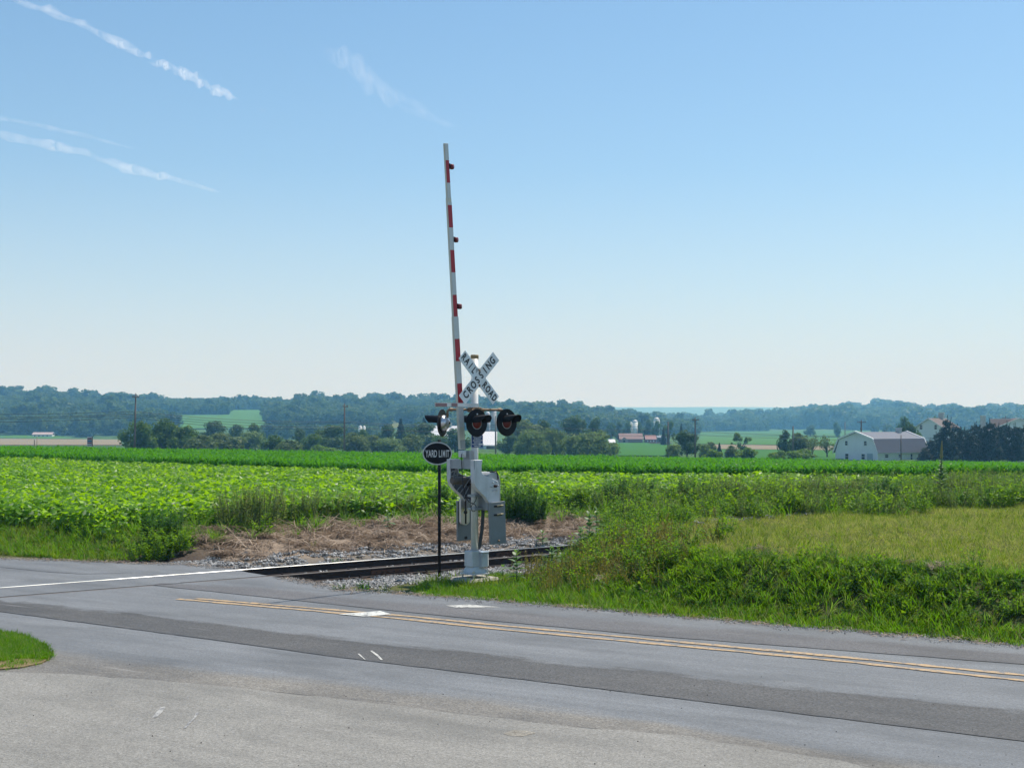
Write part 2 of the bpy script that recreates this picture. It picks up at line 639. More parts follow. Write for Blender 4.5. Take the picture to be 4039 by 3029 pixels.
d_up = GP([(-700, 2300), (0, 2363), (560, 2420), (1000, 2472), (1400, 2520), (2000, 2583), (2600, 2646), (3300, 2719), (4039, 2797), (4700, 2866), (6000, 3002)])
d_lo = GP([(-700, 2325), (0, 2412), (600, 2491), (1000, 2545), (1400, 2600), (2000, 2672), (2600, 2745), (3300, 2832), (4039, 2922), (4700, 3005), (6000, 3168)])
tag(strip_sheet('road_patch', d_up, d_lo, .004, M_DARK, 160, 8, (.03, .03), 11), 'dark coarse asphalt strip along the near lane', kind='structure')
f_up = GP([(640, 2296), (1000, 2306), (1300, 2340), (1600, 2368), (2000, 2399), (2600, 2449), (3300, 2506), (4039, 2567), (4700, 2622), (6000, 2730)])
f_lo = GP([(600, 2308), (1000, 2350), (1460, 2399), (1900, 2444), (2600, 2510), (3300, 2563), (4039, 2620), (4700, 2672), (6000, 2774)])
M_DARK2 = asphalt('asphalt_coarse_far', (.09, .088, .092), (.125, .122, .126), .4, .8, ROADC, (.05, .4))
fs_ = strip_sheet('road_patch', f_up, f_lo, .004, M_DARK2, 160, 8, (.03, .02), 13)
tag(fs_, 'dark coarse asphalt strip along the far lane', kind='structure')
# seam lines (tar gaps) along the strips
M_TAR = worn('tar', (.03, .03, .032), .6, var=.3, scale=3)
def ribbon(name, pts, w, z, m, seed=1, amp=.012):
    pts = rough_line(pts, amp, .22, seed)
    rr = random.Random(seed)
    L, Rr = [], []
    for i, q in enumerate(pts):
        dd = (pts[min(i + 1, len(pts) - 1)] - pts[max(i - 1, 0)]).normalized()
        nn = Vector((-dd.y, dd.x, 0))
        ww = w * rr.uniform(.55, 1.25) / 2
        L.append(q + nn * ww); Rr.append(q - nn * ww)
    return sheet(name, L + list(reversed(Rr)), z, m)
tag(ribbon('road_seam', d_lo, .03, .0065, M_TAR, 21), 'dark seam along the near coarse strip', kind='structure')
tag(ribbon('road_seam', f_lo, .028, .0065, M_TAR, 22), 'dark seam along the far coarse strip', kind='structure')
tag(ribbon('road_seam', GP([(-400, 2212), (0, 2237), (200, 2256), (330, 2264), (520, 2259)]), .03, .0065, M_TAR, 23), 'dark seam beyond the rails', kind='structure')
for k_, l_ in enumerate(([(1290, 2752), (1420, 2757), (1560, 2772)],)):
    ribbon('pavement_crack', GP(l_), .009, .0092, M_TAR, 31 + k_, .03)

# painted lines
def paint(name, col, wear):
    m = mat(name, col, .7, spec=.3)
    t = NT(m)
    p = t.pos()
    n = t.noise(p, 9, 6, .75)
    w = t.ramp(n, [(wear - .07, (0, 0, 0)), (wear + .05, (1, 1, 1))])
    c = t.mix(w, (.15, .15, .155), t.mix(t.noise(p, 2.2, 4), tuple(x * .8 for x in col), col))
    t.color(c)
    t.bump(t.noise(p, 90, 2), .3, .003)
    return m
M_YEL = paint('yellow_paint', (.47, .325, .18), .46)
M_WHT = paint('white_paint', (.62, .62, .58), .45)
M_FADE2 = paint('scraped_paint', (.55, .54, .5), .46)
y1 = GP([(6000, 2899), (4700, 2757), (4039, 2685), (3300, 2606), (2600, 2541), (2000, 2485), (1600, 2443), (1200, 2406), (700, 2363)])
y2 = GP([(6000, 2863), (4700, 2731), (4039, 2664), (3300, 2590), (2600, 2525), (2000, 2470), (1600, 2430), (1200, 2396), (770, 2361)])
for k_, (l_, lb) in enumerate(((y1, 'nearer'), (y2, 'farther'))):
    o = ribbon('yellow_line', l_, .12, .0085, M_YEL, 41 + k_, .008)
    tag(o, lb + ' line of the double yellow centre line', kind='structure')
tag(sheet('stop_line', GP([(1335, 2424), (1500, 2411), (1545, 2424), (1440, 2433)]), .0105, M_WHT), 'white stop bar beside the yellow lines', kind='structure')
tag(sheet('stop_line', GP([(1760, 2390), (1850, 2386), (1975, 2396), (1800, 2398)]), .0105, M_FADE2), 'worn white stop bar near the far verge', kind='structure')
tag(ribbon('scrape_mark', GP([(1464, 2568), (1487, 2584), (1506, 2604)]), .04, .0095, M_FADE2, 51, .01), 'white curved scrape on the dark strip', kind='structure')
tag(ribbon('scrape_mark', GP([(1414, 2580), (1440, 2603)]), .02, .0095, M_FADE2, 52, .01), 'short white scrape on the dark strip', kind='structure')
M_FADE = paint('faded_paint', (.4, .39, .37), .5)
tag(ribbon('scrape_mark', GP([(645, 2790), (608, 2832)]), .05, .0095, M_FADE, 53, .015), 'pale chalky dash on the near pavement', kind='structure')
tag(ribbon('scrape_mark', GP([(780, 2812), (728, 2875)]), .03, .0095, M_FADE, 54, .015), 'thin pale streak on the near pavement', kind='structure')
M_POT = asphalt('patched_hole', (.2, .18, .15), (.34, .31, .26), .1, 1.0)
tag(sheet('pavement_scar', rough_line(GP([(1985, 2893), (2030, 2880), (2085, 2884), (2120, 2893), (2060, 2905), (2010, 2902), (1985, 2893)]), .03, .15, 61)[:-1], .0075, M_POT), 'small broken pale patch in the pavement', kind='structure')
# loose crumbs on the pavement
M_CRUMB = mat('crumb', (.06, .055, .05), .9)
cb = MB()
rr = random.Random(5)
for k_ in range(70):
    q = G(rr.uniform(0, 4039), rr.uniform(2620, 3029), .006)
    s = rr.uniform(.005, .013)
    cb.box((q.x, q.y, .006 + s * .3), (s, s * rr.uniform(.6, 1), s * .6), rr.uniform(0, 3), taper=.6)
tag(cb.build('loose_crumbs', M_CRUMB), 'tiny dark crumbs of asphalt scattered on the pavement', kind='stuff')

# near-left grass island
isl_edge = GP([(-500, 2470), (-200, 2478), (0, 2497), (90, 2515), (165, 2548), (200, 2585), (175, 2618), (90, 2636), (0, 2643), (-500, 2650)])
M_ISL = mat('island_soil', (.2, .14, .08), .95, spec=.1)
t = NT(M_ISL); p = t.pos()
t.color(t.mix(t.noise(p, 12, 5), (.1, .085, .04), (.34, .24, .14)))
t.bump(t.noise(p, 30, 4), .8, .02)
tag(sheet('soil_island', rough_line(isl_edge, .04, .2, 71), .02, M_ISL, skirt=.03), 'soil under the grass corner', kind='structure')

# ------------------------------------------------------------------ railway track
M_RUST = worn('rail_rust', (.048, .034, .03), .75, .3, .35, 5, (.1, .06, .04), .5)
M_STEEL = mat('rail_top', (.29, .29, .29), .36, 1.0)
t = NT(M_STEEL); o_ = t.obj()
t.l.new(t.ramp(t.noise(t.mapping(o_, (.6, 20, 1)), 1.5, 4), [(.3, (.16, .16, .16)), (.7, (.34, .34, .34))]), t.b.inputs['Roughness'])
M_STEEL2 = worn('rail_top_dull', (.10, .09, .085), .6, .7, .3, 4, (.08, .05, .04), .5)
M_TIE = worn('tie_wood', (.1, .068, .045), .9, 0, .45, 4, (.03, .022, .016), .6, .6)
track = empty('railway_track', (TN[0] * (NEAR_RAIL + FAR_RAIL) / 2, TN[1] * (NEAR_RAIL + FAR_RAIL) / 2, 0), math.atan2(TD[1], TD[0]))
tag(track, 'single railway track of dark rusty rails crossing the road', 'railway track')
prof = [(-.07, -.168), (.07, -.168), (.07, -.157), (.012, -.14), (.01, -.045), (.036, -.034), (.036, -.004), (.028, .004), (-.028, .004), (-.036, -.004), (-.036, -.034), (-.01, -.045), (-.012, -.14), (-.07, -.157)]
HG = (FAR_RAIL - NEAR_RAIL) / 2
rail_m = {}
for side, top in ((-1, M_STEEL2), (1, M_STEEL)):
    b = MB()
    n = len(prof)
    for k_, s0 in enumerate((-45, 65)):
        for (a, z) in prof: b.v.append((s0, a, z))
    b.f = [tuple(range(n)), tuple(range(n, 2 * n))] + [(i, (i + 1) % n, (i + 1) % n + n, i + n) for i in range(n)]
    b.m = [0, 0] + [1 if i in (6, 7, 8) else 0 for i in range(n)]
    o = b.build('rail', [M_RUST, top], track, loc=(0, side * HG, 0))
    o['label'] = 'far rail with a bright polished head' if side > 0 else 'near rail with a dull brown head'
# ties
tm = MB()
tm.box((0, 0, 0), (.23, 2.6, .16))
tie_me = tm.mesh('tie', M_TIE)
sp = MB(); sp.box((0, 0, .015), (.035, .03, .03)); sp.box((0, 0, .036), (.045, .05, .014))
spike_me = sp.mesh('spike', M_RUST)
pl = MB(); pl.box((0, 0, 0), (.19, .33, .018)); plate_me = pl.mesh('tie_plate', M_RUST)
rr = random.Random(9)
s = 12.6
while s < 40:
    tz = -.262 + rr.uniform(-.006, .006)
    o = link('tie', tie_me, track, (s, rr.uniform(-.08, .08), tz), (0, 0, rr.uniform(-.03, .03)))
    for sd in (-1, 1):
        q = link('tie_plate', plate_me, o, (0, sd * HG, .085))
        for e in (-1, 1):
            link('spike', spike_me, o, (e * .05, sd * HG + .085 * e, .09))
    s += rr.uniform(.5, .6)
# joint bars
def joint(s, side):
    b = MB()
    for e in (-1, 1):
        b.box((s, side * HG + e * .022, -.09), (.95, .022, .085))
    o = b.build('joint_bar', worn('joint_rust', (.12, .06, .04), .85, .1, .4, 8, (.05, .03, .02), .5), track)
    for k_ in range(6):
        c = MB(); c.lathe([(.016, 0), (.016, .03)], (s - .36 + k_ * .145, side * HG - .03, -.09), (0, -1, 0), 6)
        c.build('bolt', M_RUST, o)
q = G(1560, 2238); joint(strk(q.x, q.y), -1)
q = G(2065, 2172); joint(strk(q.x, q.y), 1)

# ------------------------------------------------------------------ crossing signal
XM, YM = ufn(1872) * 24.4, 24.4
Z0 = .045
TV = (.74, .672)             # local x of the signal (to the right and away)
ROT = math.atan2(TV[1], TV[0])


def SL(x, y, b):
    """photograph pixel -> (a, z) in the signal's frame, on the plane b metres in front of the mast"""
    u = ufn(x)
    a = (u * (YM - TV[0] * b) - XM - TV[1] * b) / (TV[0] - TV[1] * u)
    Y = YM + TV[1] * a - TV[0] * b
    return a, EYE + (HY - y) / FPX * Y - Z0


def S3(x, y, b):
    a, z = SL(x, y, b)
    return Vector((a, -b, z))


M_ALU = worn('cast_aluminium', (.66, .67, .68), .55, .2, .18, 3, (.1, .1, .1), .3)
M_GALV = worn('galvanised_grey', (.40, .42, .43), .55, .35, .15, 4, (.12, .12, .12), .25)
M_MAST = worn('mast_paint', (.78, .78, .75), .45, .15, .15, 3, (.2, .18, .15), .35)
M_WPAINT = worn('white_sheeting', (.86, .88, .88), .4, 0, .06, 3, (.35, .33, .3), .12, .03)
M_RED = worn('red_sheeting', (.46, .016, .03), .4, 0, .15, 3, (.1, .02, .02), .15, .03)
M_BLACK = worn('black_paint', (.012, .012, .014), .5, 0, .3, 5, (.05, .045, .04), .2)
M_BLACK.node_tree.nodes['Principled BSDF'].inputs['Specular IOR Level'].default_value = .15
M_LETTER = mat('black_lettering', (.012, .012, .012), .5)
M_LWHITE = mat('white_lettering', (.75, .77, .78), .5)
M_LENS = mat('red_lens', (.15, .01, .012), .3, spec=.4)
M_CHROME = mat('bare_aluminium', (.62, .62, .64), .28, .9)
M_CONC = worn('concrete', (.36, .33, .28), .9, 0, .2, 5, (.16, .14, .1), .4, .5)
M_PIPE = worn('rusty_pipe', (.30, .20, .12), .6, .3, .35, 7, (.14, .07, .04), .5)
M_WOODW = worn('arm_wood', (.68, .67, .57), .6, 0, .12, 3, (.3, .27, .2), .3)
M_STRIPEW = worn('grey_white_sheeting', (.66, .68, .67), .45, 0, .08, 2, (.3, .28, .26), .2, .03)
M_BLUE = mat('blue_sign', (.01, .055, .22), .4)
M_CABLE = mat('cable', (.015, .015, .016), .6)
M_HOSE = mat('conduit', (.07, .075, .08), .55)


def text_mesh(s, size, sx=1.0, bold=0.0, depth=.0012, m=None, spacing=1.0):
    cu = bpy.data.curves.new('lettering', 'FONT')
    cu.body = s
    cu.size = size
    cu.align_x = 'CENTER'
    cu.align_y = 'CENTER'
    cu.extrude = depth
    cu.offset = bold
    cu.space_character = spacing
    cu.resolution_u = 3
    o = bpy.data.objects.new('lettering', cu)
    COL.objects.link(o)
    dg = bpy.context.evaluated_depsgraph_get()
    me = bpy.data.meshes.new_from_object(o.evaluated_get(dg))
    bpy.data.objects.remove(o)
    bpy.data.curves.remove(cu)
    for v in me.vertices: v.co.x *= sx
    me.materials.clear()
    me.materials.append(m)
    return me


# foundation
f = MB()
h = .375
q = .07
def octa(r, c, z): return [Vector(p) + Vector((0, 0, z)) for p in ((-r + c, -r, 0), (r - c, -r, 0), (r, -r + c, 0), (r, r - c, 0), (r - c, r, 0), (-r + c, r, 0), (-r, r - c, 0), (-r, -r + c, 0))]
vs = octa(h, .03, -.5) + octa(h, .03, -.045) + octa(h - .05, .03, 0)
fs = [tuple(reversed(range(8))), tuple(range(16, 24))]
for k_ in range(2):
    for i in range(8):
        j = (i + 1) % 8
        fs.append((k_ * 8 + i, k_ * 8 + j, k_ * 8 + 8 + j, k_ * 8 + 8 + i))
f.add(vs, fs)
o = f.build('concrete_foundation', M_CONC, loc=(XM, YM, Z0), rot=(0, 0, ROT))
tag(o, 'square chamfered concrete footing under the crossing signal mast', 'foundation')

sig = empty('crossing_signal', (XM, YM, Z0), ROT)
tag(sig, 'white railroad crossing mast with crossbuck sign and black flashing lights', 'crossing signal')
ztop = SL(1872, 1404, 0)[1]
b = MB(); b.lathe([(.07, .42), (.07, ztop)], (0, 0, 0), (0, 0, 1), 24); b.build('mast', M_MAST, sig, True)
b = MB(); b.lathe([(.078, ztop - .055), (.08, ztop), (.07, ztop + .02), (0.01, ztop + .022)], (0, 0, 0), (0, 0, 1), 24)
b.build('mast_cap', worn('brass_cap', (.34, .25, .13), .6, .2, .2, 8), sig)
# pedestal
b = MB()
b.box((0, 0, .075), (.40, .40, .03))
b.box((0, 0, .15), (.34, .34, .12), taper=.72)
b.box((-.06, 0, .36), (.2, .24, .30))
b.build('base_casting', M_ALU, sig, bevel=.012)
b = MB()
pts = [(.02, -.2), (.14, -.23), (.23, -.15), (.23, .1), (.14, .17), (.02, .17)]
b.prism([Vector((x, y, .2)) for x, y in pts], (0, 0, .27))
jb = b.build('junction_box', M_ALU, sig, bevel=.015)
b = MB(); b.prism([Vector((x * 1.06 - .006, y * 1.05, .47)) for x, y in pts], (0, 0, .018)); b.build('lid', M_CHROME, jb)
b = MB(); b.box((.03, -.205, .42), (.03, .03, .03)); b.build('lock', M_CHROME, jb)
b = MB(); b.lathe([(.05, .47), (.05, .51), (.035, .53)], (.07, -.02, 0), (0, 0, 1), 12); b.build('conduit_fitting', M_CHROME, jb)
for sx in (-1, 1):
    for sy in (-1, 1):
        b = MB()
        b.lathe([(.018, 0), (.018, .14)], (sx * .165, sy * .165, 0), (0, 0, 1), 8)
        b.lathe([(.036, .095), (.036, .12)], (sx * .165, sy * .165, 0), (0, 0, 1), 6)
        b.lathe([(.036, .035), (.036, .055)], (sx * .165, sy * .165, 0), (0, 0, 1), 6)
        b.build('anchor_bolt', M_CHROME, sig)

# crossbuck (two blades at 45 degrees, CROSSING in front)
ca, cz = SL(1893, 1490, .13)
for nm, ang, off, words in (('RAIL ROAD', -45, .105, (('RAIL', -.368), ('ROAD', .368))), ('CROSSING', 45, .112, (('CROSSING', 0),))):
    b = MB()
    b.box((0, 0, 0), (1.22, .004, .229))
    bl = b.build('crossbuck_blade', M_WPAINT, sig, loc=(ca, -off, cz), rot=(0, R(-ang), 0), bevel=.0015)
    bl['label'] = 'crossbuck blade lettered ' + nm
    for w, ox in words:
        if w == 'CROSSING':
            for i, ch in enumerate(w):
                me = text_mesh(ch, .20, .78, .006, .0008, M_LETTER)
                link('letter', me, bl, ((i - 3.5) * .136, -.004, 0), (R(90), 0, 0))
        else:
            for i, ch in enumerate(w):
                me = text_mesh(ch, .19, .72, .006, .0008, M_LETTER)
                link('letter', me, bl, (ox + (i - 1.5) * .116, -.004, 0), (R(90), 0, 0))
for dz in (-.145, .14):
    b = MB(); b.lathe([(.022, 0), (.02, .012), (.01, .018)], (ca, -.114, cz + dz), (0, -1, 0), 8); b.build('bolt', M_PIPE, sig)
b = MB(); b.box((ca - .03, -.085, cz), (.1, .05, .36)); b.build('bracket', M_GALV, sig)

# flashing lamps
zl = SL(1877, 1668, .35)[1]


def lamp(loc, facing, hidden_housing=False, label=None):
    """local +x of the lamp is where it shines"""
    o = MB()
    o.lathe([(.262, -.004), (.264, .004)], (0, 0, 0), (1, 0, 0), 48)
    ob = o.build('signal_lamp', M_BLACK, sig, loc=loc, rot=(0, 0, facing))
    if label: ob['label'] = label
    v = MB()                       # visor: open tunnel, longer on top
    n = 22
    vs, fs = [], []
    for k in range(n + 1):
        an = R(-6 + 192 * k / n)
        c_, s_ = math.cos(an), math.sin(an)
        L = .24 + .11 * max(0, s_) ** .7
        for r_ in (.128, .119):
            vs.append((.006, c_ * r_, s_ * r_ + .015)); vs.append((L, c_ * r_, s_ * r_ + .025))
    for k in range(n):
        i = k * 4
        fs += [(i, i + 1, i + 5, i + 4), (i + 2, i + 6, i + 7, i + 3), (i + 1, i + 3, i + 7, i + 5)]
    v.add(vs, fs); v.build('visor', M_BLACK, ob, True)
    g = MB(); g.lathe([(.109, .006), (.109, .016), (.07, .026), (.02, .031)], (0, 0, 0), (1, 0, 0), 32); g.build('lens', M_LENS, ob, True)
    g = MB()
    g.lathe([(.121, .004), (.121, .012), (.109, .012), (.109, .004)], (0, 0, 0), (1, 0, 0), 32, close=False); g.build('lens_ring', M_GALV, ob)
    g = MB(); g.lathe([(.155, -.006), (.15, -.04), (.12, -.10), (.07, -.135), (.03, -.145), (.012, -.146)], (0, 0, 0), (1, 0, 0), 28); g.build('housing', M_CHROME, ob, True)
    g = MB(); g.lathe([(.02, -.14), (.02, -.16), (.01, -.165)], (0, 0, 0), (1, 0, 0), 10); g.build('sight_plug', M_BLACK, ob)
    g = MB(); g.lathe([(.016, .004), (.016, .02), (.008, .024)], (0, 0.0, .165), (1, 0, 0), 10); g.build('bolt', M_CHROME, ob)
    return ob


def loc_of(dx, dy):
    """world offset from the mast -> signal frame"""
    return (TV[0] * dx + TV[1] * dy, -TV[1] * dx + TV[0] * dy)


FN = math.atan2(-TV[0], TV[1]) - ROT       # facing along the signal's front
BK = math.atan2(.32, -.95) - ROT
p1, p2, p3, p4 = loc_of(.05, -.36), loc_of(.615, .14), loc_of(-.615, -.12), loc_of(.05, .38)
lamp((p1[0], p1[1], zl), FN, label='red flashing lamp on a black disc in front of the mast')
lamp((p2[0], p2[1], zl + .01), FN, label='red flashing lamp on a black disc right of the mast')
lamp((p3[0], p3[1], zl), BK, label='flashing lamp seen from behind with bare metal housing')
lamp((p4[0], p4[1], zl), BK, label='flashing lamp turned away behind the mast')
za = SL(1872, 1616, 0)[1]
def arm_pipe(p, off, lab):
    q = Vector((p[0], p[1], 0))
    b = MB()
    e = q + Vector((-off[0] * .13, -off[1] * .13, 0))
    b.tube([(0, 0, za), (e.x * .5, e.y * .5, za), (e.x, e.y, za), (e.x + off[0] * .02, e.y + off[1] * .02, za - .03), (e.x + off[0] * .03, e.y + off[1] * .03, za - .18)], .024, 10)
    o = b.build('lamp_arm', M_PIPE, sig, True)
    for fr in (.2, .9):
        b = MB(); d = e.normalized()
        b.lathe([(.034, -.03), (.034, .03)], (e.x * fr, e.y * fr, za), d, 12); b.build('pipe_collar', M_PIPE, o)
for pp, fc in ((p1, FN), (p2, FN), (p3, BK), (p4, BK)):
    arm_pipe(pp, (math.cos(fc), math.sin(fc)), '')
b = MB(); b.box((0, 0, za), (.2, .2, .09)); b.build('arm_clamp', M_PIPE, sig, bevel=.01)
# steel retaining bar
A = S3(1716, 1597, .30); B_ = S3(1888, 1597, .09)
b = MB()
dv = (B_ - A)
b.box((A + B_) / 2, (dv.length, .012, .07), math.atan2(dv.y, dv.x))
bar = b.build('retaining_bar', M_STRIPEW, sig)
for f0, f1 in ((.0, .26), (.36, .5)):
    b = MB(); b.box(A + dv * ((f0 + f1) / 2) + Vector((0, 0, 0)), (dv.length * (f1 - f0), .016, .066), math.atan2(dv.y, dv.x))
    b.build('faded_stripe', worn('faded_red', (.26, .16, .17), .6, 0, .2, 5), bar)
# blue emergency plate
pa, pz = SL(1883, 1740, .09)
b = MB(); b.box((0, 0, 0), (.285, .006, .235)); plq = b.build('emergency_plate', M_BLUE, sig, loc=(pa, -.085, pz), bevel=.002)
plq['label'] = 'blue emergency notice plate with white print'
for i, ln in ((0, 'REPORT PROBLEM'), (1, 'OR EMERGENCY'), (4, 'CROSSING NO.')):
    me = text_mesh(ln, .031, .8, .0008, .0005, M_LWHITE)
    link('lettering', me, plq, (-.045 if i == 4 else 0, -.0042, .085 - i * .036), (R(90), 0, 0))
for i, wds in ((2, ((-.105, .05), (-.04, .14), (.11, .03))), (3, ((-.08, .095), (.03, .06))), (5, ((-.07, .085), (.03, .05)))):      # lines too small to read
    b = MB()
    for x0, ww in wds:
        k_ = 0
        while k_ * .015 < ww:
            b.box((x0 + k_ * .015, -.0042, .085 - i * .036), (.010, .0012, .02)); k_ += 1
    b.build('fine_print', M_LWHITE, plq)
b = MB(); b.box((.085, -.0042, .085 - 4 * .036), (.1, .002, .03)); b.build('number_label', M_LWHITE, plq)

# ------------------------------------------------------------------ crossing gate: mechanism, counterweights, raised arm
gate = empty('crossing_gate', (XM, YM, Z0), ROT)
tag(gate, 'raised red and white striped crossing gate with grey counterweighted mechanism', 'crossing gate')


def crop2(l, b): return [S3(1700 + x / 5.53, 1780 + y / 5.53, b) for x, y in l]


# right casting: solid face with a flange
BR, BL_ = .36, -.43
outR = [(930, 190), (1128, 184), (1108, 300), (1104, 430), (1120, 485), (1160, 520), (1300, 578), (1420, 625), (1470, 660), (1490, 740), (1495, 1000), (1492, 1105), (1275, 1125), (1255, 1100), (1180, 985), (1040, 860), (975, 770), (945, 690), (935, 600)]
b = MB(); b.prism(crop2(outR, BR), (0, .10, 0))
rc = b.build('gate_casting', M_ALU, gate, bevel=.008)
rc['label'] = 'smooth outer casting of the gate mechanism'
for (x, y, r) in ((1390, 757, .028), (1340, 677, .013), (1422, 668, .013), (1310, 770, .013), (1458, 748, .013), (1350, 852, .013), (1422, 845, .013)):
    b = MB(); p_ = crop2([(x, y)], BR)[0]
    b.lathe([(r, 0), (r, .02 if r < .02 else .045), (r * .5, .03 if r < .02 else .06)], p_, (0, -1, 0), 10)
    b.build('bolt', M_CHROME if r < .02 else M_RUST, rc)
# left casting: plate, flange and ribs, seen from inside
sh = [(x - 612, y + 3) for x, y in outR]
plate = crop2([((x + 612 - 1100) * 1.0 + 1100 - 612, y) for x, y in sh], BL_)
# recompute on its own plane: shift from the right casting along the axle
plate = [p_ + Vector((0, BR - BL_, 0)) for p_ in crop2(outR, BR)]
b = MB(); b.prism(plate, (0, .015, 0))
lc = b.build('gate_casting', worn('casting_inner', (.2, .2, .215), .6, .4, .2, 4), gate)
lc['label'] = 'ribbed inner casting of the gate mechanism'
b = MB()
for i in range(len(plate)):
    p_, q_ = plate[i], plate[(i + 1) % len(plate)]
    dd = q_ - p_
    M4 = Matrix.Rotation(-math.atan2(dd.z, dd.x), 4, 'Y')
    b.box((p_ + q_) / 2 + Vector((0, -.05, 0)), (dd.length + .012, .10, .014), M=M4)
b.build('flange', M_ALU, lc)
P0 = plate
def rib(i, j, fi=0.0, fj=0.0):
    p_, q_ = P0[i].lerp(P0[(i + 1) % len(P0)], fi), P0[j].lerp(P0[(j + 1) % len(P0)], fj)
    dd = q_ - p_
    M4 = Matrix.Rotation(-math.atan2(dd.z, dd.x), 4, 'Y')
    r_ = MB(); r_.box((p_ + q_) / 2 + Vector((0, -.012, 0)), (dd.length, .03, .01), M=M4)
    r_.build('rib', M_ALU, lc)
for a_ in ((0, 2, 0, 0), (3, 18, 0, .2), (3, 16, 0, 0), (18, 5, 0, 0), (5, 15, 0, 0), (6, 16, .3, 0), (6, 14, .5, .5), (7, 14, 0, 0), (8, 13, 0, 0)):
    rib(*a_)
# cross plate joining both castings on top, and the arm bracket on it
tl = P0[0]; tr_ = crop2([(930, 190)], BR)[0]
b = MB()
hgt = .17
b.box(((tl.x + tr_.x) / 2 + .02, (tl.y + tr_.y) / 2, tl.z - hgt / 2 - .004), (.02, abs(tl.y - tr_.y) + .0, hgt))
b.build('cross_plate', M_GALV, gate)
# mechanism case
b = MB()
ct = SL(1905, 1861, 0)[1]; cbm = SL(1905, 2010, 0)[1]
cs = [(.12, cbm), (.42, cbm), (.46, cbm + .1), (.46, ct - .2), (.43, ct - .08), (.36, ct), (.2, ct), (.13, ct - .05), (.12, ct - .12)]
b.prism([Vector((x, -.24, z)) for x, z in cs], (0, .5, 0))
mc = b.build('mechanism_case', M_GALV, gate, bevel=.02)
b = MB(); b.tube([(.2, -.22, ct + .005), (.34, -.245, ct + .01), (.38, -.25, ct - .05), (.38, -.25, ct - .14)], .012, 8); b.build('latch', M_BLACK, mc)
# clamps to the mast
for zz in (cbm + .03, cbm + .28, ct - .1):
    b = MB(); b.box((.06, 0, zz), (.3, .22, .05)); b.build('mast_clamp', M_GALV, gate, bevel=.006)
b = MB(); b.lathe([(.03, -.36), (.03, .43)], (crop2([(1390, 757)], BR)[0].x, 0, crop2([(1390, 757)], BR)[0].z), (0, 1, 0), 12); b.build('axle', M_RUST, gate)
# motor stub and crank rod visible left of the mast
b = MB(); b.lathe([(.0, 0), (.07, 0), (.075, .05), (.075, .3), (.06, .33)], S3(1835, 1895, 0) + Vector((.08, .1, 0)), (-1, 0, 0), 16); b.build('buffer', worn('brown_buffer', (.14, .11, .09), .6, .3, .3, 8), gate)
b = MB(); b.tube([S3(1836, 1975, -.30), S3(1836, 2022, -.30)], .016, 8); b.lathe([(.034, -.02), (.034, .02)], S3(1836, 2020, -.30), (0, 1, 0), 10); b.build('buffer_rod', M_RUST, gate)

# counterweights
def weight(corners, bb, lab):
    pts = [S3(1600 + x / 2.765, 1750 + y / 2.765, bb) for x, y in corners]
    b = MB(); b.prism(pts, (0, .05, 0))
    o = b.build('counterweight', worn('weight_grey', (.24, .255, .26), .55, .3, .12, 5, (.1, .1, .1), .25), gate, bevel=.004)
    o['label'] = lab
    return o
cw = weight([(915, 645), (1083, 625), (1098, 1085), (930, 1102)], .43, 'right counterweight plate with two slotted bolts')
for yy in (678, 772):
    p_ = S3(1600 + 1003 / 2.765, 1750 + yy / 2.765, .43)
    b = MB(); b.box(p_ + Vector((0, -.006, -.005)), (.19, .012, .03)); b.build('slot', M_BLACK, cw)
    b = MB(); b.tube([p_ + Vector((-.02, -.012, 0)), p_ + Vector((.02, -.06, .012)), p_ + Vector((.09, -.06, .012))], .014, 8); b.build('stud', worn('yellow_zinc', (.4, .34, .2), .5, .5, .2, 8), cw)
p_ = S3(1600 + 1013 / 2.765, 1750 + 1057 / 2.765, .43)
b = MB(); b.lathe([(.022, 0), (.022, .02), (.012, .03)], p_, (0, -1, 0), 8); b.build('bolt', M_PIPE, cw)
wl_ = [Vector((p_.x, p_.y, p_.z)) for p_ in ()]
cl = weight([(568, 622), (725, 606), (725, 1048), (572, 1062)], -.50, 'left counterweight plate behind the mast')
p_ = S3(1600 + 655 / 2.765, 1750 + 1023 / 2.765, -.50)
b = MB(); b.lathe([(.03, 0), (.03, .02)], p_, (0, -1, 0), 8); b.build('bolt', M_RUST, cl)
# slotted guard in front of it
gp = [(600, 600), (700, 600), (700, 850), (690, 872), (668, 886), (640, 888), (615, 876), (603, 850)]
b = MB(); b.prism([S3(1600 + x / 2.765, 1750 + y / 2.765, -.40) for x, y in gp], (0, .06, 0))
gd = b.build('slotted_guard', M_CHROME, gate, bevel=.012)
b = MB(); b.box(S3(1600 + 655 / 2.765, 1750 + 790 / 2.765, -.40) + Vector((0, -.004, 0)), (.03, .008, .3)); b.build('slot', M_BLACK, gd)
# conduit and cables
b = MB(); b.tube([S3(1907, 1985, .05), S3(1905, 2030, .05), S3(1901, 2090, .04), S3(1892, 2150, .02), Vector((.07, -.02, .5))], .034, 12); b.build('conduit', M_HOSE, gate, True)
b = MB(); b.tube([S3(1820, 1790, .02), S3(1821, 1830, .03), S3(1824, 1880, .05), S3(1828, 1920, .1), S3(1836, 1960, .12), S3(1850, 1980, .12), S3(1868, 1986, .1), S3(1876, 1975, .1), S3(1880, 1960, .1)], .008, 6); b.build('cable', M_CABLE, gate, True)
b = MB(); b.tube([S3(1868 + 10 * math.sin(k * .5), 2002 + 15 * math.cos(k * .5), .1) for k in range(14)], .007, 6); b.build('cable_loop', M_CABLE, gate, True)

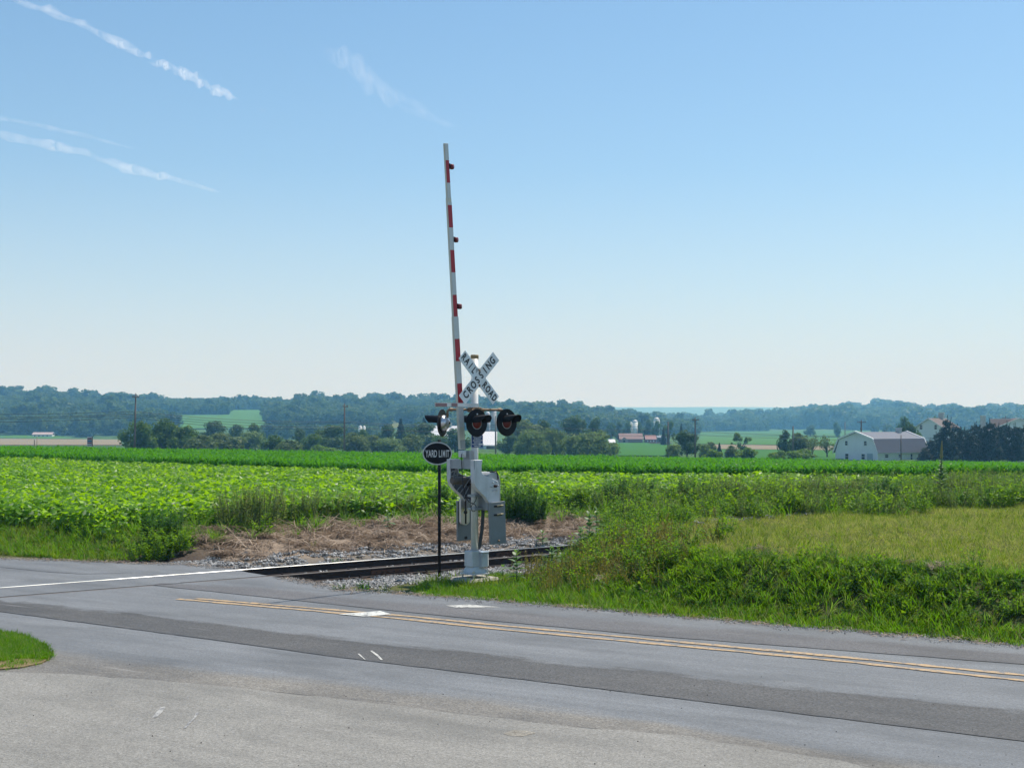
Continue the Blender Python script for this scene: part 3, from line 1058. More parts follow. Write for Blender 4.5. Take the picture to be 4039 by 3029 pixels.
# raised arm: three telescoping sections
ab, at_ = S3(1822, 1772, -.02), S3(1757.5, 567, -.02)
adir = (at_ - ab).normalized()
aside = Vector((adir.z, 0, -adir.x))
def on_arm(y):
    return ab + (at_ - ab) * ((1772 - y) / (1772 - 567))
def section(y0, y1, w0, w1, th, m, nm, par=gate):
    p_, q_ = on_arm(y0), on_arm(y1)
    b = MB()
    vs = []
    for c_, w in ((p_, w0), (q_, w1)):
        for sx, sy in ((-1, -1), (1, -1), (1, 1), (-1, 1)):
            vs.append(c_ + aside * (sx * w / 2) + Vector((0, sy * th / 2, 0)))
    b.add(vs, [(3, 2, 1, 0), (4, 5, 6, 7), (0, 1, 5, 4), (1, 2, 6, 5), (2, 3, 7, 6), (3, 0, 4, 7)])
    return b.build(nm, m, par, bevel=.003)
arm = section(1772, 567, .05, .03, .02, M_WOODW, 'gate_arm')
arm['label'] = 'tall upright gate arm with red and white stripes'
section(1772, 1246, .13, .12, .062, M_WOODW, 'arm_section', arm)
section(1262, 780, .108, .10, .052, M_WOODW, 'arm_section', arm)
section(795, 567, .09, .085, .045, M_WOODW, 'arm_section', arm)
def wid(y): return (.125 if y > 1250 else .104 if y > 785 else .087), (.062 if y > 1250 else .052 if y > 785 else .045)
reds = [(633, 721), (808, 896), (984, 1072), (1160, 1246), (1334, 1422), (1510, 1598)]
def stripe(y0, y1, m, nm):
    w, th = wid((y0 + y1) / 2)
    p_, q_ = on_arm(y0), on_arm(y1)
    off = Vector((0, -th / 2 - .002, 0)) + aside * (.002)
    b = MB()
    vs = []
    for c_ in (p_, q_):
        for sx, sy in ((-1, -1), (1, -1), (1, 1), (-1, 1)):
            vs.append(c_ + off + aside * (sx * (w - .006) / 2) + Vector((0, sy * .0015, 0)))
    b.add(vs, [(3, 2, 1, 0), (4, 5, 6, 7), (0, 1, 5, 4), (1, 2, 6, 5), (2, 3, 7, 6), (3, 0, 4, 7)])
    b.build(nm, m, arm)
for a_, c_ in reds: stripe(a_, c_, M_RED, 'red_stripe')
for (a_, c_) in ((569, 633), (721, 782), (797, 808), (896, 984), (1072, 1160), (1248, 1334), (1422, 1510), (1598, 1684)):
    stripe(a_, c_, M_STRIPEW, 'white_stripe')
stripe(1735, 1769, M_GALV, 'splice_plate')
for y in (655, 942, 1205):
    w, th = wid(y)
    p_ = on_arm(y) + aside * (w / 2)
    b = MB(); b.box(p_ + Vector((.008, 0, 0)), (.03, .06, .10)); lb = b.build('arm_lamp', M_BLACK, arm)
    lb['label'] = 'small red lamp clamped on the gate arm'
    b = MB(); b.lathe([(.045, -.035), (.052, -.02), (.052, .02), (.045, .035)], p_ + Vector((.075, -.005, 0)), (.45, -.9, 0), 20); b.build('lens', M_LENS, lb, True)
    b = MB(); b.tube([p_ + Vector((.02, 0, 0)), p_ + Vector((.07, 0, 0))], .022, 8); b.build('socket', M_BLACK, lb)
# arm holder
hb = S3(1822, 1786, -.02)
b = MB(); b.box(hb + Vector((.01, 0, -.02)), (.13, .09, .13)); b.lathe([(.045, -.07), (.045, .07)], hb + Vector((.01, 0, -.01)), (0, 1, 0), 14)
b.build('arm_clamp', M_ALU, gate, bevel=.01)
b = MB(); b.box(S3(1846, 1802, -.02) + Vector((0, 0, 0)), (.09, .2, .24)); b.build('arm_bracket', M_GALV, gate, bevel=.008)

# ------------------------------------------------------------------ yard limit sign
bs = G(1733, 2283, -.13)
yl = empty('yard_limit_sign', (bs.x, bs.y, -.13), R(4))
tag(yl, 'black oval YARD LIMIT sign on a thin black post', 'sign')
zt = EYE + (HY - 1735) / FPX * bs.y + .13
zc = EYE + (HY - 1788) / FPX * bs.y + .13
b = MB(); b.lathe([(.032, -.3), (.032, zt), (.028, zt + .002)], (0, 0, 0), (0, 0, 1), 14); b.build('post', M_BLACK, yl, True)
def oval(rx, rz, th, y, nm, m, par):
    n = 56
    b = MB()
    b.prism([Vector((rx * math.cos(2 * math.pi * k / n) - .042, y, zc + rz * math.sin(2 * math.pi * k / n))) for k in range(n)], (0, th, 0))
    return b.build(nm, m, par)
pn = oval(.298, .232, .02, -.056, 'panel', M_STRIPEW, yl)
oval(.273, .208, .006, -.061, 'panel_face', M_BLACK, pn)
for i, (ch, x) in enumerate(zip('YARD', (-.208, -.15, -.092, -.036))):
    link('letter', text_mesh(ch, .2, .36 if ch == 'M' else .44, .003, .0008, M_LWHITE), pn, (x - .042, -.063, zc - .012), (R(90), 0, 0))
for i, (ch, x) in enumerate(zip('LIMIT', (.048, .085, .132, .180, .216))):
    link('letter', text_mesh(ch, .2, .36 if ch == 'M' else .44, .003, .0008, M_LWHITE), pn, (x - .042, -.063, zc - .012), (R(90), 0, 0))

# ------------------------------------------------------------------ fields far off (sheets on the terrain)
def field(name, quad, ca, cb, n=14, lab=None, stripes=None):
    """quad: four photograph pixels on the terrain (bl, br, tr, tl)"""
    q = [np.array(p, float) for p in quad]
    vs = []
    for j in range(n + 1):
        for i in range(n + 1):
            s, w = i / n, j / n
            p_ = q[0] * (1 - s) * (1 - w) + q[1] * s * (1 - w) + q[2] * s * w + q[3] * (1 - s) * w
            h_ = hit(p_[0], p_[1])
            vs.append((h_.x, h_.y, h_.z + .2 + .003 * max(0., h_.y - 750)))
    fs = [(j * (n + 1) + i, j * (n + 1) + i + 1, (j + 1) * (n + 1) + i + 1, (j + 1) * (n + 1) + i) for j in range(n) for i in range(n)]
    m = mat(name + '_crop', ca, .95, spec=.1)
    t = NT(m); p = t.pos()
    t.color(t.mix(t.noise(t.mapping(p, (.05, .25, .05)), 1.0, 4), ca, cb))
    b = MB(); b.add(vs, fs)
    o = b.build(name, m, smooth=True)
    tag(o, lab, kind='structure')
    return o


GR1, GR2 = (.045, .125, .018), (.07, .165, .028)
STUB1, STUB2 = (.19, .155, .10), (.24, .195, .13)
FIELDS = [('field', [(460, 1694), (1040, 1694), (1046, 1640), (500, 1645)], GR1, GR2, 'pale green hillside field right of the leaning pole'),
          ('field', [(900, 1642), (1046, 1642), (1062, 1624), (905, 1624)], GR1, GR2, 'upper end of the pale green hillside field'),
          ('field', [(1500, 1692), (1590, 1692), (1560, 1664), (1485, 1664)], (.12, .15, .06), (.16, .18, .08), 'pale field low on the wooded hill'),
          ('field', [(1556, 1650), (1720, 1650), (1700, 1628), (1560, 1628)], (.16, .17, .08), (.2, .2, .1), 'pale straw field high on the wooded hill'),
          ('field', [(990, 1714), (1170, 1716), (1150, 1700), (1000, 1700)], GR1, GR2, 'small green field behind the middle trees'),
          ('stubble_field', [(-200, 1757), (480, 1757), (480, 1735), (-200, 1729)], STUB1, STUB2, 'tan harvested field at the far left'),
          ('field', [(-200, 1728), (300, 1732), (235, 1722), (-200, 1714)], GR1, GR2, 'green strip above the tan field'),
          ('field', [(2425, 1799), (2650, 1800), (2650, 1748), (2430, 1748)], (.03, .115, .012), (.045, .14, .018), 'green field before the red barn'),
          ('field', [(2430, 1746), (2620, 1744), (2620, 1738), (2430, 1738)], (.035, .085, .02), (.05, .11, .028), 'dark green crop strip by the red barn'),
          ('stubble_field', [(2560, 1752), (2650, 1752), (2650, 1747), (2560, 1747)], STUB1, STUB2, 'thin tan strip before the red barn'),
          ('field', [(2760, 1752), (3400, 1760), (3400, 1728), (2760, 1722)], GR1, GR2, 'green field left of the white barn'),
          ('stubble_field', [(2780, 1772), (3330, 1778), (3330, 1762), (2780, 1754)], STUB1, STUB2, 'tan strip of bare field left of the white barn'),
          ('field', [(2760, 1722), (3420, 1726), (3420, 1706), (2760, 1709)], (.04, .11, .018), (.055, .135, .024), 'pale distant field below the right hill'),
          ('field', [(2760, 1812), (3330, 1815), (3330, 1779), (2760, 1773)], (.03, .11, .012), (.05, .14, .02), 'green field behind the shrubs')]
for nm, qd, a_, c_, lb in FIELDS: field(nm, qd, a_, c_, 14, lb)

# ------------------------------------------------------------------ buildings
M_SID = worn('white_siding', (.78, .785, .82), .7, 0, .06, .6, (.4, .4, .38), .15, .1)
M_STUC = worn('white_stucco', (.8, .79, .74), .8, 0, .06, .6, (.4, .38, .32), .2, .1)
M_TRIM = mat('white_trim', (.8, .81, .82), .5)
M_SHING = worn('grey_shingle', (.066, .074, .10), .8, 0, .12, 1.2, (.1, .1, .11), .3, .3)
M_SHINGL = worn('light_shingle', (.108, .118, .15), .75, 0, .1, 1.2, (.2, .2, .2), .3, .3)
M_BROWN = worn('brown_shingle', (.125, .092, .08), .8, 0, .12, 1.2, (.15, .12, .1), .3, .3)
M_REDB = worn('red_roof', (.15, .075, .068), .7, 0, .15, .5, (.1, .06, .05), .3, .1)
M_GLASS = mat('dark_glass', (.015, .018, .025), .12, spec=.6)
M_DOOR = mat('grey_door', (.34, .42, .46), .5)
M_BRICK = worn('chimney_block', (.55, .53, .5), .85, 0, .1, 2)
M_METALR = mat('white_metal_roof', (.5, .5, .52), .5, .1)
M_SILO = worn('silo_grey', (.34, .36, .39), .7, 0, .1, .5)


def barn_frame(o, x, y, z): return (x, y, z)


# gambrel barn: local x along the gable (to the left), local y along the ridge (away)
BC = Vector((ufn(3460.5) * 250, 250.0, -3.9))
AL = R(51)
gx, gy = Vector((-math.cos(AL), math.sin(AL), 0)), Vector((math.sin(AL), math.cos(AL), 0))
W_, L_ = 10.0, 17.0
barn = empty('gambrel_barn', BC, 0)
tag(barn, 'white gambrel-roofed barn with grey shingles behind the green corn', 'barn')
def bp(a, l, z): return gx * a + gy * l + Vector((0, 0, z))
zE, zB, zP = 2.15, 4.55, 5.95
gpoly = [(0, 0), (W_, 0), (W_, zE), (W_ - .9, zB), (W_ / 2, zP), (.9, zB), (0, zE)]
b = MB()
b.prism([bp(a, 0, z) for a, z in gpoly], gy * L_)
b.build('wall', M_SID, barn)
b = MB(); b.prism([bp(-.06, 0, 0), bp(-.06, L_, 0), bp(-.06, L_, zE), bp(-.06, 0, zE)], gx * .055); b.build('side_wall', M_STUC, barn)
def roof_panel(a0, z0, a1, z1, m, nm, ov=.35):
    n = Vector((0, 0, 1)).cross(gy)
    b = MB()
    P4 = [bp(a0, -ov, z0), bp(a0, L_ + ov, z0), bp(a1, L_ + ov, z1), bp(a1, -ov, z1)]
    nn = (P4[1] - P4[0]).cross(P4[3] - P4[0]).normalized()
    if nn.z < 0: nn = -nn
    b.prism([p_ + nn * .02 for p_ in P4], nn * .14)
    return b.build(nm, m, barn)
roof_panel(-.35, zE - .25, .86, zB, M_SHING, 'lower_roof')
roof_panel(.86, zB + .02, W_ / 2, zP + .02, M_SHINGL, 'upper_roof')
roof_panel(W_ + .35, zE - .25, W_ - .86, zB, M_SHING, 'lower_roof')
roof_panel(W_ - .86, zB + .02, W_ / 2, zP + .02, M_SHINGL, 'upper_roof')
for l0 in (-.42, L_ + .36):
    for (a0, z0, a1, z1) in ((-.4, zE - .3, .84, zB + .12), (.84, zB + .12, W_ / 2, zP + .18), (W_ + .4, zE - .3, W_ - .84, zB + .12), (W_ - .84, zB + .12, W_ / 2, zP + .18)):
        b = MB(); b.prism([bp(a0, l0, z0 - .12), bp(a1, l0, z1 - .12), bp(a1, l0, z1 + .2), bp(a0, l0, z0 + .2)], gy * .3); b.build('verge_board', M_TRIM, barn)
b = MB(); b.prism([bp(-.42, -.3, zE - .36), bp(-.42, L_ + .3, zE - .36), bp(-.42, L_ + .3, zE - .2), bp(-.42, -.3, zE - .2)], gx * .1); b.build('gutter', M_TRIM, barn)
def opening(par, o, ux, w, h, nm, pane=M_GLASS, frame=M_TRIM, out=None, bars=True):
    """window set proud of a wall: o bottom-left, ux along the wall, out outwards"""
    uz = Vector((0, 0, 1))
    b = MB()
    fw = .09
    for (x0, x1, z0, z1) in ((0, w, 0, fw), (0, w, h - fw, h), (0, fw, fw, h - fw), (w - fw, w, fw, h - fw)):
        b.prism([o + ux * x0 + uz * z0, o + ux * x1 + uz * z0, o + ux * x1 + uz * z1, o + ux * x0 + uz * z1], out * .09)
    fr = b.build(nm, frame, par)
    b = MB(); b.prism([o + ux * fw + uz * fw, o + ux * (w - fw) + uz * fw, o + ux * (w - fw) + uz * (h - fw), o + ux * fw + uz * (h - fw)], out * .03); b.build('pane', pane, fr)
    if bars:
        b = MB(); b.prism([o + ux * fw + uz * (h / 2 - .03), o + ux * (w - fw) + uz * (h / 2 - .03), o + ux * (w - fw) + uz * (h / 2 + .03), o + ux * fw + uz * (h / 2 + .03)], out * .06); b.build('bar', frame, fr)
    return fr
# gable end (outwards is -gy)
for a0, z0, w, h in ((6.9, 3.35, .8, 1.0), (2.35, 3.35, .8, 1.0), (6.7, .55, .95, 1.25), (2.8, .55, .95, 1.25)):
    opening(barn, bp(a0 + w, 0, z0), -gx, w, h, 'window', out=-gy)
b = MB(); b.prism([bp(1.05, 0, 0), bp(2.35, 0, 0), bp(2.35, 0, 1.85), bp(1.05, 0, 1.85)], -gy * .06); b.build('door', M_DOOR, barn)
# long side (outwards is -gx)
for l0, z0, w, h in ((2.3, .95, 1.3, .75), (6.9, .95, 1.3, .75), (11.0, .15, .9, 1.6), (13.7, .15, .9, 1.6)):
    opening(barn, bp(-.062, l0, z0), gy, w, h, 'window', out=-gx)
b = MB(); b.box(bp(W_ / 2 - .4, L_ - 3.0, zP + .25), (.9, .9, 1.2), -AL); ch = b.build('chimney', M_BRICK, barn)
b = MB(); b.box(bp(W_ / 2 - .4, L_ - 3.0, zP + .9), (1.05, 1.05, .12), -AL); b.build('chimney_cap', M_TRIM, ch)

# white house with brown roof behind the spruces
def gable_house(name, corner, Y, x1, peak_y, eave_y, base_z, length, al, wall, roof, lab, cat, wins=(), chim=None, x0=None):
    c = at(x0, 1700, Y)
    w = (ufn(x1) - ufn(x0)) * Y / math.cos(al)
    ux = Vector((math.cos(al), -math.sin(al), 0)); uy = Vector((math.sin(al), math.cos(al), 0))
    h = EYE + (HY - eave_y) / FPX * Y - base_z
    pk = EYE + (HY - peak_y) / FPX * Y - base_z
    o = empty(name, (c.x, c.y, base_z)); tag(o, lab, cat)
    P_ = lambda a, l, z: ux * a + uy * l + Vector((0, 0, z))
    b = MB(); b.prism([P_(0, 0, 0), P_(w, 0, 0), P_(w, 0, h), P_(w / 2, 0, pk), P_(0, 0, h)], uy * length); b.build('wall', wall, o)
    sl_ = (pk - h) / (w / 2)
    for sgn in (-1, 1):
        e = w / 2 + .45
        A_ = [P_(w / 2, -.4, pk + .03), P_(w / 2, length + .4, pk + .03), P_(w / 2 + sgn * e, length + .4, pk - sl_ * e + .03), P_(w / 2 + sgn * e, -.4, pk - sl_ * e + .03)]
        nn = (A_[1] - A_[0]).cross(A_[3] - A_[0]).normalized()
        if nn.z < 0: nn = -nn
        b = MB(); b.prism(A_, nn * .18); rf = b.build('roof', roof, o)
        b = MB(); b.prism([P_(w / 2, -.46, pk + .0), P_(w / 2 + sgn * e, -.46, pk - sl_ * e + .0), P_(w / 2 + sgn * e, -.46, pk - sl_ * e + .22), P_(w / 2, -.46, pk + .22)], uy * .055); b.build('verge_board', M_TRIM, o)
    for a, z, ww, hh in wins: opening(o, P_(a, 0, z), ux, ww, hh, 'window', out=-uy)
    if chim:
        for a, l, z, hh in chim:
            b = MB(); b.box(P_(a, l, z), (1.1, 1.1, hh), -al); q_ = b.build('chimney', M_BRICK, o)
            b = MB(); b.box(P_(a, l, z + hh / 2 + .05), (1.3, 1.3, .12), -al); b.build('chimney_cap', M_TRIM, q_)
    return o
hb_ = EYE + (HY - 1830) / FPX * 300
gable_house('farmhouse', None, 300., 3694, 1652, 1685, hb_, 13.5, R(35), M_SID, M_BROWN, 'white farmhouse with brown roof and two gable windows', 'house', ((.9, 8.1, .75, 1.2), (4.3, 8.1, .75, 1.2), (2.0, 4.2, .9, 1.3)), ((3.2, 9.5, 11.2, 1.9),), x0=3612)
hb2 = EYE + (HY - 1830) / FPX * 310
long = gable_house('farmhouse', None, 310., 4130, 1652, 1705, hb2, 9.0, R(12), M_SID, M_BROWN, 'long brown roofed house behind the spruce row at the right edge', 'house', ((2, 4.0, .8, 1.2), (6, 4.0, .8, 1.2)), ((-.2, 3.0, 8.3, 7.0),), x0=3888)
# broad roof slope towards the camera
b = MB()
c0, c1 = at(3905, 1654, 311), at(4150, 1654, 311)
b.prism([c0 - long.location, c1 - long.location, c1 - long.location + Vector((.5, -3.0, -3.8)), c0 - long.location + Vector((-.4, -3.0, -3.8))], (0, .12, .12))
b.build('roof', M_BROWN, long)

# red-roofed barns in the middle distance
Yb = 560.
rb = at(2445, 1737, Yb); rb.z = Hs(rb.x, rb.y)
red = empty('red_barn', rb); tag(red, 'low red-brown farm building across the green field', 'barn')
def span(x0, x1, y): return (ufn(x1) - ufn(x0)) * y
w = span(2445, 2535, Yb)
def simple_roof(par, x0, w, dpt, h0, h1, roof, wall, y0=0.0):
    b = MB(); b.prism([Vector((x0, y0, 0)), Vector((x0 + w, y0, 0)), Vector((x0 + w, y0, h0)), Vector((x0, y0, h0))], (0, dpt, 0)); b.build('wall', wall, par)
    b = MB(); b.prism([Vector((x0 - .3, y0 - .5, h0 - .1)), Vector((x0 - .3, y0 + dpt / 2, h1)), Vector((x0 - .3, y0 + dpt + .5, h0 - .1)), Vector((x0 - .3, y0 + dpt + .5, h0 + .1)), Vector((x0 - .3, y0 + dpt / 2, h1 + .25)), Vector((x0 - .3, y0 - .5, h0 + .1))], (w + .6, 0, 0)); return b.build('roof', roof, par)
M_WRED = worn('red_brown_wall', (.20, .12, .11), .85, 0, .15, .4)
simple_roof(red, 0, w, 8, 1.5, 3.9, M_REDB, M_WRED)
b = MB(); gw = span(2446, 2478, Yb)
b.prism([Vector((.2, -1.6, 0)), Vector((gw, -1.6, 0)), Vector((gw, -1.6, 1.2)), Vector((gw / 2, -1.6, 2.5)), Vector((.2, -1.6, 1.2))], (0, 2.5, 0)); b.build('gable_porch', worn('grey_red_wall', (.3, .24, .24), .8, 0, .1, .5), red)
b = MB(); b.box((gw / 2, -1.62, .7), (.9, .06, .9)); b.build('door', M_GLASS, red)
b = MB(); b.box((w * .72, -.55, .95), (span(2480, 2533, Yb), .08, .2)); b.build('fascia', mat('pinkish_fascia', (.5, .36, .33), .7), red)
rb2 = at(2537, 1737, Yb); rb2.z = Hs(rb2.x, rb2.y)
red2 = empty('red_shed', rb2); tag(red2, 'smaller red-roofed shed right of the low red-brown farm building', 'shed')
simple_roof(red2, 1.2, span(2552, 2592, Yb), 7, 1.4, 3.1, worn('bright_red_roof', (.21, .085, .075), .7, 0, .12, .5), M_WRED)
for k_ in range(3):
    b = MB(); b.box((2.0 + k_ * 1.3, -.03, .75), (.5, .06, .6)); b.build('window', M_TRIM, red2)
wsh = at(2405, 1742, 420); wsh.z = Hs(wsh.x, wsh.y)
ws = empty('white_shed', wsh); tag(ws, 'small white shed beside the willow and the red barn', 'shed')
simple_roof(ws, 0, span(2405, 2424, 420), 4, 1.5, 2.4, M_METALR, M_SID)
b = MB(); b.box((.9, -.03, .7), (.5, .06, 1.2)); b.build('door', M_DOOR, ws)
bsd = at(2594, 1737, 570); bsd.z = Hs(bsd.x, bsd.y)
bd = empty('blue_shed', bsd); tag(bd, 'blue-grey flat shed at the right end of the red barns', 'shed')
simple_roof(bd, 0, span(2594, 2634, 570), 6, 2.2, 2.9, worn('blue_grey_roof', (.16, .2, .25), .6, .2, .1, .5), worn('blue_grey_wall', (.14, .17, .22), .7, 0, .1, .5))
b = MB(); b.box((1.2, -.03, .8), (1.0, .06, 1.4)); b.build('door', M_GLASS, bd)
# white shed at the far left
wl0 = hit(128, 1724)
lb_ = empty('white_shed', wl0); tag(lb_, 'long white shed with pinkish roof at the edge of the left wood', 'shed')
simple_roof(lb_, 0, span(128, 205, wl0.y), 5, span(0, 9, wl0.y), span(0, 17, wl0.y), worn('pink_roof', (.4, .3, .29), .8, 0, .1, .3), M_SID)
for k_ in range(4):
    b = MB(); b.box((1.5 + k_ * 2.6, -.03, .7), (.8, .06, .7)); b.build('window', M_GLASS, lb_)

# dairy farm behind the signal: white roofs, silos
Yd = 380.
def ground_at(x, Y): return Vector((ufn(x) * Y, Y, Hs(ufn(x) * Y, Y)))
g0 = ground_at(1888, Yd)
db = empty('dairy_barn', g0); tag(db, 'white dairy barn with bright metal roof right of the mast', 'barn')
ht = lambda y, Y, g: EYE + (HY - y) / FPX * Y - g.z
w = span(1888, 1960, Yd)
b = MB(); b.box((span(1888, 1918, Yd) / 2, 3, ht(1757, Yd, g0) / 2), (span(1888, 1918, Yd), 6, ht(1757, Yd, g0))); b.build('wall', M_SID, db)
b = MB(); b.box((span(1888, 1940, Yd), 5, ht(1757, Yd, g0) / 2 - .1), (span(1900, 1955, Yd), 6, ht(1757, Yd, g0) - .2)); b.build('lean_to', worn('dark_grey_wall', (.2, .22, .24), .8, 0, .1, .5), db)  # lean-to wall, dark grey all over
z0_, z1_ = ht(1757, Yd, g0), ht(1704, Yd, g0)
b = MB(); b.prism([Vector((-1.2, -.3, z0_)), Vector((w, -.3, z0_)), Vector((w, 7, z1_)), Vector((-1.2, 7, z1_))], (0, .1, .15)); b.build('roof', M_METALR, db)
b = MB(); b.box((.9, -.03, .9), (1.1, .06, 1.5)); b.build('door', M_DOOR, db)
g1 = ground_at(1700, 400)
wh = empty('white_farmhouse', g1); tag(wh, 'white farmhouse half hidden behind the left flashing lamp', 'house')
simple_roof(wh, 0, span(1700, 1800, 400), 9, ht(1720, 400, g1), ht(1682, 400, g1), worn('pale_roof', (.55, .57, .62), .6, .1, .08, .5), M_SID)
b = MB(); b.box((span(1700, 1774, 400), 4.5, ht(1676, 400, g1)), (.9, .9, 1.5)); b.build('chimney', M_BRICK, wh)
for k_ in range(3):
    b = MB(); b.box((1.2 + 2.3 * k_, -.03, 2.6), (.7, .06, 1.0)); b.build('window', M_GLASS, wh)
def silo(x0, x1, ytop, Y, lab, m, dome=True):
    g = ground_at((x0 + x1) / 2, Y)
    r = span(x0, x1, Y) / 2
    z1 = ht(ytop, Y, g)
    o = empty('silo', g); tag(o, lab, 'silo')
    body = z1 - (r * .9 if dome else .2)
    b = MB(); b.lathe([(r, -1), (r, body)], (0, 0, 0), (0, 0, 1), 20); b.build('tank', m, o, True)
    b = MB()
    pr = [(r * math.cos(a), body + r * .9 * math.sin(a)) for a in np.linspace(0, 1.5, 7)] if dome else [(r * 1.04, body), (r * 1.04, z1)]
    b.lathe(pr, (0, 0, 0), (0, 0, 1), 20); b.build('dome' if dome else 'cap', M_METALR if dome else m, o, True)
    nb = 7
    for k_ in range(nb):
        zz = body * (k_ + .5) / nb
        b = MB(); b.lathe([(r * 1.012, zz - .08), (r * 1.012, zz + .08)], (0, 0, 0), (0, 0, 1), 20, close=False); b.build('hoop', M_GALV, o)
silo(1914, 1934, 1624, 410., 'grey domed silo just right of the mast', M_SILO)
silo(1938, 1958, 1618, 405., 'grey flat-topped silo between the two front lamps', M_SILO, False)
M_WSILO = mat('white_silo', (.8, .8, .8), .4)
silo(2494, 2516, 1656, 640., 'white domed silo rising behind the trees by the red barn', M_WSILO)
silo(2578, 2602, 1646, 900., 'white domed silo farther right above the tree tops', M_WSILO)
silo(2484, 2494, 1664, 650., 'small white domed silo beside the larger white one', M_WSILO)
silo(1414, 1428, 1678, 700., 'left of two tiny white silos on the wooded slope', M_WSILO)
silo(1430, 1442, 1679, 700., 'right of two tiny white silos on the wooded slope', M_WSILO)

# ------------------------------------------------------------------ utility poles and wires
M_POLE = worn('pole_wood', (.16, .125, .10), .9, 0, .3, 2, (.07, .055, .045), .5, .4)
M_POLEG = worn('grey_pole_wood', (.25, .22, .19), .9, 0, .25, 2, (.1, .08, .07), .5, .4)
M_WIRE = mat('wire', (.02, .02, .022), .6)
M_INS = mat('insulator', (.12, .1, .1), .3)
POLES = {}


def pole(key, x, ytop, Y, lab, arm=0.0, r=.16, lean=0.0, m=None, ang=0.0, parts=True):
    g = ground_at(x, Y)
    zt = ht(ytop, Y, g)
    o = empty('utility_pole', g, ang); tag(o, lab, 'utility pole', 'utility poles beyond the corn')
    m = m or M_POLE
    b = MB(); b.tube([(0, 0, -1), (lean * .5, 0, zt * .5), (lean, 0, zt)], [r * 1.15, r, r * .75], 10); b.build('pole_shaft', m, o, True)
    if arm:
        b = MB(); b.box((lean, -.2, zt - .45), (arm, .12, .15)); ca_ = b.build('crossarm', m, o)
        for s_ in (-.46, -.25, .25, .46):
            b = MB(); b.lathe([(.05, 0), (.07, .08), (.04, .2)], (lean + s_ * arm, -.2, zt - .37), (0, 0, 1), 8); b.build('insulator', M_INS, ca_)
        b = MB(); b.lathe([(.05, 0), (.06, .1), (.03, .25)], (lean, 0, zt), (0, 0, 1), 8); b.build('insulator', M_INS, o)
    POLES[key] = (g, zt, lean)
    return o


pole('a', 529, 1556, 205, 'leaning utility pole in front of the left round trees', 1.1, lean=.25, ang=.3)
pole('b', 1358, 1594, 225, 'weathered utility pole left of the crossing signal', 1.2, lean=.05, ang=.9)
pole('c', 1955, 1640, 240, 'utility pole behind the right flashing lamp', 0, m=M_POLEG)
pole('d', 2635, 1662, 262, 'plain utility pole left of the lone round tree', 0)
pole('e', 2742, 1648, 255, 'utility pole with crossarm before the lone round tree', 1.6, ang=.5)
pole('f', 3397, 1658, 300, 'utility pole with crossarm behind the white barn', 2.2, ang=.2, r=.2)
pole('g', 3333, 1664, 420, 'thin pale pole left of the barn crossarm pole', 0, m=M_POLEG)
pole('h', 3128, 1680, 262, 'short brown pole in the thicket left of the barn', 0)
pole('i', 3554, 1716, 225, 'dark pole standing against the barn roof', 0, r=.11)
pole('j', 3966, 1643, 340, 'pole top with crossarm above the right house roof', 2.2, ang=.1)
pole('k', 146, 1720, 190, 'thin bare pole by the tan field', 0, r=.06, m=M_POLEG)
o = pole('l', 137, 1734, 185, 'short grey post by the tan field', 0, r=.14, m=M_POLEG)
# streetlight arm and transformer on the left pole
def wire(name, p0, p1, sag, lab, r=.032, n=14):
    b = MB()
    b.tube([p0.lerp(p1, k / n) - Vector((0, 0, 4 * sag * (k / n) * (1 - k / n))) for k in range(n + 1)], r, 5)
    tag(b.build(name, M_WIRE), lab, 'wire', 'wires strung between the poles')
def pp_(key, y):
    g, zt, ln = POLES[key]
    return Vector((g.x, g.y, EYE + (HY - y) / FPX * g.y))
L0 = Vector((ufn(-900) * 190, 190, 0))
for k_, (yl_, ya, yb_, sg, lb) in enumerate(((1616, 1623, 1662, .6, 'highest'), (1628, 1631, 1668, .7, 'second'), (1634, 1637, 1684, .7, 'third'), (1646, 1646, 1690, .8, 'lowest'))):
    q0 = Vector((L0.x, L0.y, EYE + (HY - yl_) / FPX * L0.y))
    wire('overhead_wire', q0, pp_('a', ya), sg, lb + ' wire running left from the leaning pole')
    wire('overhead_wire', pp_('a', ya), pp_('b', yb_), sg, lb + ' wire between the leaning pole and the weathered pole')
    if k_ < 3:
        wire('overhead_wire', pp_('b', yb_), pp_('c', yb_ + 14), sg * .7, lb + ' wire between the weathered pole and the crossing signal')
        wire('overhead_wire', pp_('c', yb_ + 14), pp_('d', yb_ + 34), sg * .5, lb + ' wire right of the crossing signal to the plain pole')
for k_, (yd, ye) in enumerate(((1708, 1702), (1722, 1716))):
    wire('overhead_wire', pp_('d', yd + 8), pp_('e', ye), .2, ('upper', 'lower')[k_] + ' short wire beside the lone round tree')
    wire('overhead_wire', pp_('e', ye), Vector((ufn(4300) * 300, 300, EYE + (HY - (1716 + k_ * 12)) / FPX * 300)), .9, ('upper', 'lower')[k_] + ' wire running right past the barn')

